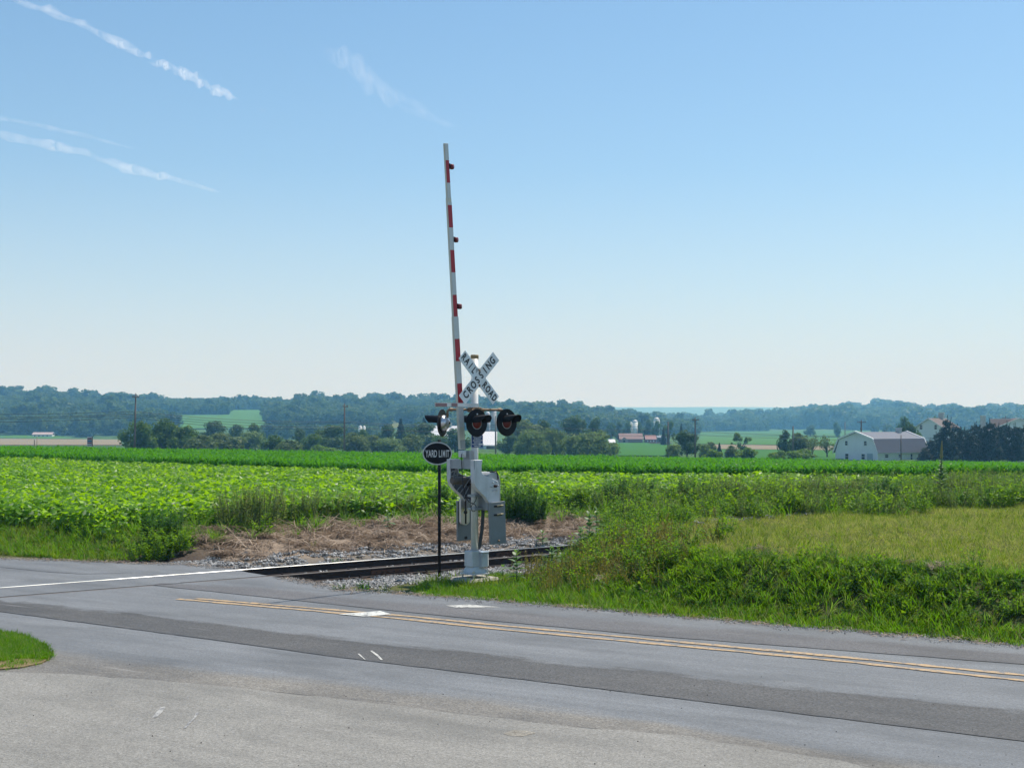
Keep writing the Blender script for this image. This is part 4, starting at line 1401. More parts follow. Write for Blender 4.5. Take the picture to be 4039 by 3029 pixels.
# roadside sign beyond the corn on the left
sp_ = at(358, 1766, 118)
sb = empty('roadside_sign', (sp_.x, sp_.y, Hs(sp_.x, sp_.y)), 0); tag(sb, 'small white red and blue roadside sign beyond the corn', 'sign')
hz = EYE + (HY - 1722) / FPX * 118 - Hs(sp_.x, sp_.y)
M_SIGNW = mat('sign_white', (.66, .68, .72), .5)
def board(x0, x1, y0, y1, m, nm):
    b = MB(); b.prism([Vector((x0, y0, hz - .92)), Vector((x1, y1, hz - .92)), Vector((x1, y1, hz)), Vector((x0, y0, hz))], (0, .03, 0)); return b.build(nm, m, sb)
bd1 = board(-.34, .12, .0, .0, M_SIGNW, 'board')
for z0_, z1_, m in ((.66, .80, mat('sign_maroon', (.22, .07, .1), .5)), (.42, .6, mat('sign_blue', (.07, .2, .34), .5)), (.28, .38, mat('sign_red', (.25, .04, .1), .5)), (.07, .16, mat('sign_grey', (.2, .23, .28), .5))):
    b = MB(); b.box((-.11, -.006, hz - .92 + (z0_ + z1_) / 2), (.40, .012, z1_ - z0_)); b.build('print_band', m, bd1)
board(.125, .36, -.02, -.55, mat('sign_backlit_shade', (.03, .022, .022), .7), 'side_board')  # second panel, its backlit shade put into the near-black colour
for x in (-.3, .09):
    b = MB(); b.tube([(x, .06, -.5), (x, .06, hz + .02)], .03, 8); b.build('post', M_POLE, sb)

# ------------------------------------------------------------------ foliage builders
def quads_mesh(name, C, A, B, m, tips=False):
    """leaf-sized faces: centre C, half axes A, B (n,3); pointed diamonds bent a little along the midrib"""
    n = len(C)
    N = np.cross(A, B)
    N /= np.linalg.norm(N, axis=1, keepdims=True) + 1e-9
    bend = N * np.linalg.norm(B, axis=1, keepdims=True) * .35
    V = np.stack([C - A, C - B - A * .1 + bend, C + A, C + B - A * .1 + bend], 1).reshape(-1, 3)
    i = np.arange(n) * 4
    F = np.concatenate([np.stack([i, i + 1, i + 2], 1), np.stack([i, i + 2, i + 3], 1)])
    me = bpy.data.meshes.new(name)
    me.vertices.add(len(V)); me.vertices.foreach_set('co', V.astype(np.float32).ravel())
    me.loops.add(len(F) * 3); me.loops.foreach_set('vertex_index', F.astype(np.int32).ravel())
    me.polygons.add(len(F)); me.polygons.foreach_set('loop_start', np.arange(len(F), dtype=np.int32) * 3)
    me.update(calc_edges=True)
    me.materials.append(m)
    return me


def join_meshes(name, a, mb, m2):
    """append the solids of an MB (second material) to mesh a"""
    bm = bmesh.new(); bm.from_mesh(a)
    tmp = mb.mesh(name + '_t', m2)
    k = len(a.materials)
    n0 = len(bm.faces)
    bm.from_mesh(tmp)
    bm.faces.ensure_lookup_table()
    for f in bm.faces[n0:]: f.material_index = k
    bm.to_mesh(a); bm.free()
    a.materials.append(m2)
    bpy.data.meshes.remove(tmp)
    return a


def unit(rg, n):
    v = rg.normal(size=(n, 3))
    return v / np.linalg.norm(v, axis=1, keepdims=True)


def crown(name, lobes, n, leaf, m, seed, droop=0.0, shell=.72, core=.62, asp=.62, coremat=None):
    """leaf clumps spread through overlapping lobes (x,y,z,rx,ry,rz), with a ragged surface"""
    rg = np.random.default_rng(seed)
    L = np.array(lobes, float)
    w = L[:, 3] * L[:, 5]; w /= w.sum()
    k = rg.choice(len(L), n, p=w)
    d = unit(rg, n)
    rad = shell + (1.08 - shell) * rg.random(n) ** .7
    C = L[k, :3] + d * L[k, 3:6] * rad[:, None]
    nrm = d + rg.normal(size=(n, 3)) * .55
    nrm[:, 2] += .25
    nrm /= np.linalg.norm(nrm, axis=1, keepdims=True)
    r_ = unit(rg, n)
    A = np.cross(nrm, r_); A /= np.linalg.norm(A, axis=1, keepdims=True)
    A[:, 2] -= droop; A /= np.linalg.norm(A, axis=1, keepdims=True)
    B = np.cross(nrm, A); B /= np.linalg.norm(B, axis=1, keepdims=True)
    s = leaf * rg.uniform(.6, 1.35, n)[:, None]
    me = quads_mesh(name, C, A * s, B * s * asp, m)
    if core:
        b = MB()
        for l in L:
            vs, fs = [], []
            nu, nv = 7, 4
            for j in range(nv + 1):
                ph = math.pi * j / nv
                for i in range(nu):
                    th = 2 * math.pi * i / nu + j
                    q = core * rg.uniform(.85, 1.1)
                    vs.append((l[0] + l[3] * q * math.sin(ph) * math.cos(th), l[1] + l[4] * q * math.sin(ph) * math.sin(th), l[2] + l[5] * q * math.cos(ph)))
            for j in range(nv):
                for i in range(nu):
                    fs.append((j * nu + i, j * nu + (i + 1) % nu, (j + 1) * nu + (i + 1) % nu, (j + 1) * nu + i))
            b.add(vs, fs)
        me = join_meshes(name, me, b, coremat or m)
    return me


FOL = {}
def fm(key, *a, **k):
    if key not in FOL: FOL[key] = foliage('leaves_' + key, *a, spec=.14, **k)
    return FOL[key]
F_OAK = fm('oak', (.045, .105, .016), (.095, .17, .028), .38, (.18, .30, .02))
F_DARK = fm('dark', (.038, .085, .02), (.075, .135, .03), .34, (.13, .22, .025))
F_PALE = fm('willow', (.095, .165, .05), (.17, .245, .08), .4, (.27, .37, .07))
F_SPR = fm('spruce', (.014, .032, .018), (.038, .062, .030), .16, (.05, .08, .02))
F_SHR = fm('shrub', (.065, .145, .012), (.125, .22, .02), .42, (.26, .42, .02))
F_OLV = fm('olive', (.075, .125, .035), (.135, .185, .06), .38, (.2, .27, .06))
M_BARK = worn('bark', (.09, .07, .055), .9, 0, .3, 3, (.04, .03, .025), .5, .5)


def lobes_round(seed, n=15, zc=.62, rx=.36, rz=.30, r=.20):
    """uneven crown: lobes of very different size, some standing out sideways or on top"""
    rg = random.Random(seed)
    out = [(0, 0, zc, rx * .62, rx * .62, rz * .7)]
    sk = rg.uniform(-.12, .12)
    for i in range(n):
        a = rg.uniform(0, 6.28); e = rg.uniform(-.95, 1.0)
        k = math.sqrt(max(0, 1 - min(1, abs(e)) ** 2)) * rg.uniform(.55, 1.15)
        q = r * rg.choice((.45, .6, .8, 1.0, 1.25)) * rg.uniform(.85, 1.1)
        out.append((rx * k * math.cos(a) + sk * e, rx * k * math.sin(a), zc + rz * e * rg.uniform(.7, 1.0), q, q, q * rg.uniform(.65, 1.0)))
    mx = max(l[2] + l[5] for l in out)
    return [(l[0], l[1], l[2] / mx * .985, l[3], l[4], l[5]) for l in out]


def trunk_mesh(name, lobes, r=.028, base=0.0, fork=.28, n=6, seed=0, fan=1.0):
    b = MB()
    rg = random.Random(seed)
    b.tube([(0, 0, base - .06), (.004, 0, fork * .5), (0, .004, fork), (.01, 0, fork + .25)], [r * 1.35, r, r * .85, r * .35], 8)
    for l in lobes[1:n + 1]:
        e = Vector(l[:3]) * 1.0
        s = Vector((0, 0, fork * rg.uniform(.75, 1.3)))
        mid_ = s.lerp(e, .5) + Vector((0, 0, -.02 + .04 * rg.random()))
        b.tube([s, mid_, e], [r * .5, r * .32, r * .12], 5)
    return b.mesh(name, M_BARK, True)


PROTO = {}


def proto(key, lobes, n, leaf, m, seed, fork=.28, r=.028, nl=6, **k):
    PROTO[key] = (crown('crown_' + key, lobes, n, leaf, m, seed, **k), trunk_mesh('trunk_' + key, lobes, r, fork=fork, n=nl, seed=seed))


proto('round', lobes_round(1, 24, .54, .36, .42, .19), 2400, .036, F_OAK, 1)
proto('round2', lobes_round(2, 22, .52, .42, .42, .2), 2200, .038, F_OAK, 2)
proto('dome', lobes_round(3, 22, .56, .44, .40, .17), 3000, .032, F_DARK, 3, fork=.18, r=.03)
proto('darkround', lobes_round(4, 22, .52, .38, .44, .19), 2200, .036, F_DARK, 4)
proto('pale', lobes_round(5, 22, .5, .38, .44, .19), 2300, .036, F_PALE, 5)
wil = lobes_round(6, 18, .60, .38, .30, .18)
wil += [(.42 * math.cos(a), .42 * math.sin(a), .3, .13, .13, .26) for a in np.linspace(0, 6, 11)]
proto('willow', wil, 3200, .042, F_PALE, 6, droop=1.4, asp=.35)
cone = [(0, 0, z, .36 * (1 - z) + .045, .36 * (1 - z) + .045, .07) for z in np.linspace(.1, .94, 15)]
rg_ = random.Random(3)
for z in np.linspace(.1, .9, 30):
    a = rg_.uniform(0, 6.28); q = .33 * (1 - z) + .03
    cone.append((q * math.cos(a), q * math.sin(a), z, .11 * (1.15 - z), .11 * (1.15 - z), .06))
proto('conifer', cone, 2600, .036, F_SPR, 7, droop=.5, nl=0, asp=.4, shell=.5)
sp2 = []
for z in np.linspace(.05, .86, 26):
    for q_ in range(4):
        a = rg_.uniform(0, 6.28); q = (.34 * (1 - z) ** .7 + .02) * rg_.uniform(.45, 1.1)
        k_ = .085 * (1.2 - z * .75)
        sp2.append((q * math.cos(a), q * math.sin(a), z + .3 * q * rg_.uniform(-.1, .5), k_, k_, k_ * .75))
for a, r_, h_ in ((0, 0, 1.0), (1.2, .06, .93), (3.3, .07, .9), (5.1, .05, .95)):       # upright leaders
    for j_ in range(5):
        f_ = j_ / 4
        sp2.append((r_ * math.cos(a) * (1 + f_), r_ * math.sin(a) * (1 + f_), .80 + (h_ - .80) * f_, .035 * (1.15 - f_), .035 * (1.15 - f_), .035))
proto('spruce', sp2, 4600, .026, F_SPR, 8, droop=-.45, nl=0, asp=.4, shell=.6, core=.5)
proto('shrub', lobes_round(9, 14, .45, .42, .4, .24), 1700, .05, F_SHR, 9, fork=.12, nl=3)
proto('olive', lobes_round(10, 20, .48, .40, .46, .2), 1900, .04, F_OLV, 10, fork=.15)
lb3 = lobes_round(11, 16, .62, .38, .32, .11)[1:]
proto('open', lb3, 1300, .03, F_OAK, 11, fork=.3, nl=15, core=.3, shell=.3)
proto('sparse', lobes_round(12, 14, .6, .42, .32, .15), 650, .03, F_OLV, 12, fork=.25, nl=13, core=0, shell=.2)
# bare tree
def bare_mesh():
    b = MB(); rg = random.Random(4)
    def grow(p, d, L, r, k):
        q = p + d * L
        b.tube([p, p.lerp(q, .5) + Vector((rg.uniform(-1, 1), rg.uniform(-1, 1), 0)) * L * .06, q], [r, r * .8, r * .6], 5)
        if k:
            for _ in range(rg.choice((2, 3))):
                dd = (d + Vector((rg.uniform(-1, 1), rg.uniform(-1, 1), rg.uniform(-.3, .6))) * .75).normalized()
                grow(q, dd, L * rg.uniform(.6, .8), r * .58, k - 1)
    grow(Vector((0, 0, -.05)), Vector((.1, 0, 1)).normalized(), .3, .02, 4)
    return b.mesh('limbs_bare', M_BARK)
BARE = bare_mesh()


def tree(x, ytop, w, Y, kind, lab, group=None, nm='tree', rz=None, cat='tree'):
    g = ground_at(x, Y)
    h = ht(ytop, Y, g)
    wd_ = span(0, w, Y)
    o = empty(nm, (g.x, g.y, g.z - .15), random.uniform(0, 6.28) if rz is None else rz)
    tag(o, lab, cat, group)
    if kind == 'bare':
        link('limbs', BARE, o, scale=(wd_, wd_, h / .95)); return o
    c, t_ = PROTO[kind]
    co = np.empty(len(c.vertices) * 3, np.float32); c.vertices.foreach_get('co', co)
    co = co.reshape(-1, 3)
    cw_ = co[:, 0].max() - co[:, 0].min(); ch_ = co[:, 2].max()
    s = (wd_ / cw_, wd_ / cw_, h / ch_)
    link('trunk', t_, o, scale=s)
    link('crown', c, o, scale=s)
    return o


TREES = [
    (545, 1656, 108, 255, 'round', 'round green tree just right of the leaning pole base'),
    (640, 1648, 140, 262, 'round2', 'largest round green tree of the left clump'),
    (722, 1676, 110, 258, 'round', 'right tree of the left green clump'),
    (795, 1712, 110, 250, 'olive', 'low bushy tree right of the left clump'),
    (843, 1660, 92, 400, 'darkround', 'grey-green tree standing out against the pale hillside field'),
    (880, 1706, 130, 270, 'olive', 'wide low bush below the pale hillside field'),
    (938, 1674, 62, 390, 'darkround', 'upright tree at the right foot of the pale field'),
    (985, 1700, 90, 330, 'pale', 'pale bushy tree left of the small green field'),
    (1010, 1668, 60, 420, 'round', 'narrow tree beyond the pale bushy tree'),
    (1070, 1712, 80, 280, 'round', 'small round tree in front of the small green field'),
    (1140, 1732, 90, 262, 'olive', 'low wide shrub tree midway to the weathered pole'),
    (1185, 1690, 60, 360, 'darkround', 'dark upright tree behind the low shrub tree'),
    (1225, 1708, 72, 300, 'round', 'rounded tree two trees left of the weathered pole'),
    (1310, 1675, 118, 320, 'darkround', 'big dark tree directly left of the weathered pole'),
    (1275, 1755, 90, 255, 'shrub', 'bright low bush at the foot of the big dark tree'),
    (1395, 1704, 90, 300, 'olive', 'olive tree directly right of the weathered pole'),
    (1470, 1715, 80, 310, 'olive', 'second olive tree right of the weathered pole'),
    (1438, 1690, 50, 380, 'round', 'slim tree below the two tiny white silos'),
    (1528, 1674, 72, 380, 'darkround', 'dark dense tree left of the tall pine'),
    (1580, 1650, 48, 390, 'conifer', 'tall dark pine left of the yard limit sign'),
    (1545, 1725, 100, 290, 'pale', 'pale grey-green bush below the tall pine'),
    (1625, 1712, 78, 300, 'olive', 'bushy tree left of the yard limit sign'),
    (1668, 1666, 110, 370, 'darkround', 'wide dark tree above the yard limit sign'),
    (1672, 1648, 50, 385, 'conifer', 'pine top behind the rear facing lamp'),
    (1795, 1690, 95, 320, 'darkround', 'dark tree between the gate arm and the mast'),
    (1740, 1715, 70, 330, 'round', 'tree behind the yard limit sign'),
    (2070, 1652, 110, 330, 'olive', 'tall olive tree right of the right flashing lamp'),
    (2140, 1655, 70, 350, 'darkround', 'dark tree peeking behind the pale willows'),
    (2100, 1690, 120, 285, 'willow', 'pale willow nearest the crossing signal on its right'),
    (2180, 1684, 110, 290, 'willow', 'second pale willow right of the crossing signal'),
    (2010, 1710, 70, 300, 'darkround', 'dark tree below the right flashing lamp'),
    (2270, 1637, 112, 400, 'dome', 'big dark dome-shaped tree right of the willows'),
    (2345, 1645, 62, 410, 'dome', 'dark tree right beside the big dome-shaped one'),
    (2275, 1710, 90, 280, 'pale', 'pale rounded tree below the big dark dome'),
    (2350, 1695, 150, 275, 'willow', 'wide dark willow at the left edge of the green field'),
    (2412, 1662, 46, 640, 'round', 'leftmost tree of the row behind the red barn'),
    (2440, 1660, 44, 645, 'darkround', 'second tree of the row behind the red barn'),
    (2472, 1657, 46, 640, 'round', 'third tree of the row behind the red barn'),
    (2524, 1660, 44, 640, 'round2', 'fourth tree of the row behind the red barn'),
    (2556, 1654, 48, 645, 'darkround', 'fifth tree of the row behind the red barn'),
    (2588, 1653, 44, 640, 'round', 'rightmost tree of the row behind the red barn'),
    (2640, 1657, 62, 480, 'open', 'airy tall tree behind the plain pole'),
    (2617, 1684, 28, 470, 'conifer', 'dark pointed conifer left of the plain pole'),
    (2687, 1667, 30, 475, 'conifer', 'dark pointed conifer right of the plain pole'),
    (2710, 1690, 128, 258, 'dome', 'lone big round tree behind the crossarm pole'),
    (2655, 1745, 66, 250, 'pale', 'pale bush at the left foot of the lone round tree'),
    (2778, 1745, 50, 250, 'pale', 'pale bush at the right foot of the lone round tree'),
    (2800, 1738, 62, 280, 'olive', 'olive shrub right of the lone round tree'),
    (2838, 1742, 32, 270, 'conifer', 'small dark pointed evergreen among the shrubs'),
    (2815, 1768, 78, 235, 'shrub', 'low green shrub under the small pointed evergreen'),
    (2922, 1702, 84, 300, 'open', 'airy crooked tree standing in the tan strip'),
    (2885, 1752, 60, 250, 'olive', 'small shrub left of the dense hedge bush'),
    (2948, 1760, 100, 236, 'shrub', 'dense green hedge bush left of the barn thicket'),
    (3096, 1690, 52, 280, 'darkround', 'dark upright tree at the left of the barn thicket'),
    (3150, 1702, 100, 285, 'olive', 'dusty olive tree in the barn thicket'),
    (3205, 1710, 80, 290, 'sparse', 'thin-leaved tree right in the barn thicket'),
    (3262, 1712, 96, 272, 'sparse', 'half bare tree touching the left gable of the barn'),
    (3065, 1772, 76, 232, 'shrub', 'clipped hedge bush left of the thicket foot'),
    (3155, 1766, 116, 234, 'shrub', 'long clipped hedge bush before the thicket'),
    (3197, 1674, 56, 900, 'dome', 'distant round tree on the pale field'),
    (3302, 1660, 34, 900, 'round', 'distant narrow tree on the pale field'),
    (3560, 1634, 56, 420, 'round', 'tall tree behind the dark round one at the barn'),
    (3580, 1660, 92, 285, 'dome', 'dark round tree behind the barn chimney'),
    (3620, 1700, 50, 275, 'round', 'small green tree under the farmhouse gable'),
    (3505, 1672, 70, 420, 'bare', 'bare dead tree behind the barn roof'),
    (3455, 1700, 60, 300, 'shrub', 'yellow-green bush top showing above the barn ridge'),
    (3690, 1637, 66, 360, 'dome', 'dark tree crown above the farmhouse roof'),
]
for a in TREES:
    if a[0] < 2420 and a[3] < 450: a = (a[0], a[1] - 4, a[2] * 1.32) + a[3:]
    sh_ = a[4] in ('shrub',)
    tree(*a, group='trees and shrubs beyond the corn', nm='shrub' if sh_ else ('dead_tree' if a[4] == 'bare' else 'tree'), cat='shrub' if sh_ else 'tree')
ORD = ['first', 'second', 'third', 'fourth', 'fifth', 'sixth', 'seventh', 'eighth', 'ninth', 'tenth', 'eleventh', 'twelfth', 'thirteenth', 'fourteenth', 'fifteenth', 'sixteenth']
SPR = [(3650, 1760, 60), (3672, 1722, 74), (3705, 1690, 80), (3738, 1632, 96), (3775, 1664, 90), (3805, 1678, 86), (3828, 1690, 80), (3850, 1656, 96), (3882, 1686, 76), (3903, 1645, 90), (3940, 1660, 80), (3972, 1654, 88), (4004, 1662, 78), (4036, 1668, 86), (4075, 1650, 90)]
for i, (x, y, w) in enumerate(SPR):
    tree(x, y, w * 1.36, 242 + (i % 3) * 7, 'spruce', ORD[i] + ' dark evergreen from the left in the row right of the barn', 'evergreen row right of the barn', 'spruce_tree')

# ------------------------------------------------------------------ scattered masses
SRC = 0


def scatter(name, protos, P, rot, scl, idx, lab):
    global SRC
    SRC += 1
    src = bpy.data.collections.new('source_%d' % SRC)
    for i, m_ in enumerate(protos):
        o = bpy.data.objects.new('%03d_%s' % (i, name), m_)
        src.objects.link(o)
    n = len(P)
    me = bpy.data.meshes.new(name)
    me.vertices.add(n)
    me.vertices.foreach_set('co', np.asarray(P, np.float32).ravel())
    for nm, ty, dt_, key in (('rot', 'FLOAT_VECTOR', rot, 'vector'), ('scl', 'FLOAT_VECTOR', scl, 'vector')):
        at_ = me.attributes.new(nm, ty, 'POINT'); at_.data.foreach_set(key, np.asarray(dt_, np.float32).ravel())
    at_ = me.attributes.new('idx', 'INT', 'POINT'); at_.data.foreach_set('value', np.asarray(idx, np.int32))
    o = link(name, me)
    ng = bpy.data.node_groups.new('scatter_' + name, 'GeometryNodeTree')
    ng.interface.new_socket('Geometry', in_out='INPUT', socket_type='NodeSocketGeometry')
    ng.interface.new_socket('Geometry', in_out='OUTPUT', socket_type='NodeSocketGeometry')
    N, Lk = ng.nodes, ng.links
    gi, go = N.new('NodeGroupInput'), N.new('NodeGroupOutput')
    ip = N.new('GeometryNodeInstanceOnPoints')
    ci = N.new('GeometryNodeCollectionInfo')
    ci.inputs['Collection'].default_value = src
    ci.inputs['Separate Children'].default_value = True
    ci.inputs['Reset Children'].default_value = True
    Lk.new(gi.outputs[0], ip.inputs['Points'])
    Lk.new(ci.outputs[0], ip.inputs['Instance'])
    ip.inputs['Pick Instance'].default_value = True
    for nm, ty, sk in (('idx', 'INT', 'Instance Index'), ('rot', 'FLOAT_VECTOR', 'Rotation'), ('scl', 'FLOAT_VECTOR', 'Scale')):
        na = N.new('GeometryNodeInputNamedAttribute'); na.data_type = ty
        na.inputs['Name'].default_value = nm
        out = [s for s in na.outputs if s.enabled and s.name == 'Attribute'][0]
        Lk.new(out, ip.inputs[sk])
    Lk.new(ip.outputs[0], go.inputs[0])
    md = o.modifiers.new('scatter', 'NODES'); md.node_group = ng
    tag(o, lab, kind='stuff')
    return o


def place(name, protos, XY, smin, smax, lab, tilt=.12, zoff=0.0, zscale=None, seed=1, weights=None):
    rg = np.random.default_rng(seed)
    n = len(XY)
    Z = H(XY[:, 0], XY[:, 1]) + zoff
    P = np.column_stack([XY, Z])
    rot = np.column_stack([rg.normal(0, tilt, n), rg.normal(0, tilt, n), rg.uniform(0, 6.283, n)])
    s = rg.uniform(smin, smax, n)
    scl = np.column_stack([s, s, s * (1 if zscale is None else zscale)])
    idx = rg.choice(len(protos), n, p=weights)
    return scatter(name, protos, P, rot, scl, idx, lab)


def sample(n, x0, x1, y0, y1, f, seed):
    """n candidate points in a rectangle, kept with probability f(X, Y)"""
    rg = np.random.default_rng(seed)
    X = rg.uniform(x0, x1, n); Y = rg.uniform(y0, y1, n)
    k = (rg.random(n) < f(X, Y)) & (X / np.maximum(Y, 1) < .62) & (X / np.maximum(Y, 1) > -.52)
    return np.column_stack([X[k], Y[k]])


# woods on the hills
FW1 = foliage('wood_leaves', (.018, .05, .014), (.10, .17, .04), .34, (.15, .24, .04), .08)
WOOD = [crown('wood_%d' % k, lobes_round(40 + k, 9, .58, .36 + .04 * (k % 3), .36, .22), 520, .075, FW1, 40 + k) for k in range(5)]


def in_fields(X, Y, Z, pad=4):
    pxx = CX + FPX * X / Y; pyy = HY - FPX * (Z - EYE) / Y
    bad = np.zeros(len(X), bool)
    for nm, qd, *_ in FIELDS:
        q = np.array(qd, float)
        ins = np.ones(len(X), bool)
        for i in range(4):
            a, c = q[i], q[(i + 1) % 4]
            cr = (c[0] - a[0]) * (pyy - a[1]) - (c[1] - a[1]) * (pxx - a[0])
            ins &= cr < pad * 60
        bad |= ins
    return bad


def wood(name, n, y0, y1, u0, u1, hmin, hmax, seed, lab, f):
    rg = np.random.default_rng(seed)
    Y = np.sqrt(rg.uniform(y0 ** 2, y1 ** 2, n)); U = rg.uniform(u0, u1, n); X = U * Y
    Z = H(X, Y)
    hh = rg.uniform(hmin, hmax, n) * (1 + .5 * (rg.random(n) < .04))
    keep = f(U, Y, Z, rg) & ~in_fields(X, Y, Z) & ~in_fields(X, Y, Z + hh * .8)
    X, Y, Z, hh = X[keep], Y[keep], Z[keep], hh[keep]
    m = len(X)
    sx = hh * rg.uniform(.95, 1.35, m)
    return scatter(name, WOOD, np.column_stack([X, Y, Z - hh * .12]), np.column_stack([np.zeros(m), np.zeros(m), rg.uniform(0, 6.28, m)]), np.column_stack([sx, sx, hh * 1.1]), rg.integers(0, len(WOOD), m), lab)


def fl(U, Y, Z, rg):
    xp = CX + FPX * U
    lim = np.interp(xp, [-600, 500, 800, 1400, 1800, 2300, 2800], [790, 800, 960, 900, 900, 900, 1000])
    return (Y > lim) & ((Z > -1.5) | (rg.random(len(U)) < .5))
wood('wooded_hill', 11000, 780, 1560, -.52, .20, 9, 14, 101, 'hazy green woods covering the left hill', fl)
wood('wooded_hill', 9000, 1380, 2560, .05, .52, 13, 20, 102, 'blue hazy woods covering the right hill', lambda U, Y, Z, rg: Y > np.interp(CX + FPX * U, [2400, 3000, 3400, 4100], [1700, 1600, 1450, 1350]))
wood('hedgerow_trees', 900, 600, 800, -.5, -.05, 6, 10, 103, 'scattered hedgerow trees at the foot of the left hill', lambda U, Y, Z, rg: (Y > 700) & (rg.random(len(U)) < .6) & (CX + FPX * U > 470))
wood('hedgerow_trees', 420, 700, 1300, .02, .5, 6, 11, 104, 'scattered hedgerow trees in the hazy valley on the right', lambda U, Y, Z, rg: (np.abs((Y - 900) - 500 * U) < 35) | (np.abs(Y - 1240) < 40))

# ------------------------------------------------------------------ crops
def leaves_from(list_, name, m):
    C, A, B = (np.array([q[i] for q in list_], float) for i in range(3))
    return quads_mesh(name, C, A, B, m)


F_BEAN = foliage('bean_leaves', (.068, .19, .003), (.125, .29, .006), .54, (.42, .70, .003), .05, .42, under=(.15, .29, .03), dry=(.36, .42, .30), dry_sheen_amt=.06, glint=.12)  # pale share of leaves paints in sheen and the paler undersides
F_CORN = foliage('corn_leaves', (.028, .14, .002), (.068, .225, .003), .42, (.18, .54, .002), .04, .36, glint=.05)
F_GRASS = foliage('grass_blades', (.06, .135, .007), (.14, .225, .015), .45, (.32, .46, .015), .08, .5, dry=(.30, .25, .12), dry_sheen_amt=.2)
F_LUSH = foliage('lush_grass_blades', (.042, .14, .004), (.09, .22, .008), .45, (.24, .50, .008), .10, .45, dry=(.26, .24, .1), dry_sheen_amt=.04)
F_MOWN = foliage('mown_grass_blades', (.19, .25, .03), (.37, .39, .09), .42, (.5, .54, .09), .05, .6, dry=(.46, .38, .2), dry_sheen_amt=.3)
F_WEED = foliage('weed_leaves', (.095, .155, .03), (.18, .25, .06), .44, (.34, .44, .07), .06, .5, dry=(.26, .18, .13), dry_sheen_amt=.07)
F_WEEDG = foliage('green_weed_leaves', (.075, .175, .007), (.14, .265, .012), .46, (.34, .56, .012), .07, .45, dry=(.2, .2, .06), dry_sheen_amt=.04)
F_WEEDY = foliage('yellow_weed_leaves', (.15, .15, .012), (.25, .22, .02), .42, (.4, .34, .02), .14, .5, dry=(.3, .2, .06), dry_sheen_amt=.15)
F_DEEP = foliage('deep_green_leaves', (.028, .095, .008), (.06, .15, .014), .4, (.14, .32, .012), .08, .45)
M_STRAW = foliage('dry_straw', (.15, .10, .07), (.45, .35, .26), .2, (.37, .29, .21), .2, .6)
M_STEM = mat('green_stem', (.08, .13, .04), .6)


def bean(seed):
    rg = np.random.default_rng(seed)
    out = []
    for k in range(9):
        a = rg.uniform(0, 6.28); r = .27 * math.sqrt(rg.random()); z = rg.uniform(.30, .60) if k < 7 else rg.uniform(.15, .32)
        c = np.array([r * math.cos(a), r * math.sin(a), z])
        for j in range(3):
            b_ = a + (j - 1) * 1.5 + rg.normal(0, .35)
            d = np.array([math.cos(b_), math.sin(b_), rg.normal(-.25, .4)]); d /= np.linalg.norm(d)
            L = rg.uniform(.06, .105)
            side = np.cross(d, [0, 0, 1]); side /= np.linalg.norm(side)
            side = side + np.array([0, 0, rg.normal(0, .45)]); side /= np.linalg.norm(side)
            out.append((c + d * (L + .02), d * L, side * L * .72))
    return leaves_from(out, 'bean_%d' % seed, F_BEAN)


def blade(b, base, d, L, w, arch, nseg=4, mi=0, up=.9):
    """a grass or corn blade as a tapering bent strip"""
    p = Vector(base); d = Vector(d).normalized()
    hdir = Vector((d.x, d.y, 0)).normalized() if (abs(d.x) + abs(d.y)) > 1e-4 else Vector((1, 0, 0))
    side = Vector((-hdir.y, hdir.x, 0))
    vs, ang = [], math.asin(max(-1, min(1, up)))
    for i in range(nseg + 1):
        f = i / nseg
        ww = w * (1 - f ** 1.7) * (.6 + 1.2 * f * (1 - f) * 2)
        if i == nseg: vs.append(tuple(p))
        else:
            vs += [tuple(p - side * ww / 2), tuple(p + side * ww / 2)]
        p = p + (hdir * math.cos(ang) + Vector((0, 0, 1)) * math.sin(ang)) * (L / nseg)
        ang -= arch / nseg
    fs = [(2 * i, 2 * i + 1, 2 * i + 3, 2 * i + 2) for i in range(nseg - 1)] + [(2 * nseg - 2, 2 * nseg - 1, 2 * nseg)]
    b.add(vs, fs, mi)


def corn(seed):
    rg = random.Random(seed); b = MB()
    b.tube([(0, 0, -.05), (0, 0, .75)], [.016, .008], 4)
    a0 = rg.uniform(0, 6.28)
    for k in range(10):
        a = a0 + (k % 2) * math.pi + rg.uniform(-.5, .5)
        z = .12 + .07 * k
        blade(b, (0, 0, z), (math.cos(a), math.sin(a), 0), rg.uniform(.42, .62) * (1 if k < 8 else .75), rg.uniform(.055, .085), rg.uniform(1.5, 2.4), 5, up=rg.uniform(.86, .97))
    return b.mesh('corn_%d' % seed, F_CORN, recalc=False)


def tuft(seed, n, h0, h1, w, spread, m, arch=1.2):
    rg = random.Random(seed); b = MB()
    for k in range(n):
        a = rg.uniform(0, 6.28); r = spread * math.sqrt(rg.random())
        blade(b, (r * math.cos(a), r * math.sin(a), -.02), (math.cos(a + rg.uniform(-1, 1)), math.sin(a + rg.uniform(-1, 1)), 0), rg.uniform(h0, h1), w * rg.uniform(.6, 1.3), rg.uniform(.3, arch), 3, up=rg.uniform(.7, .99))
    return b.mesh('tuft_%d' % seed, m, recalc=False)


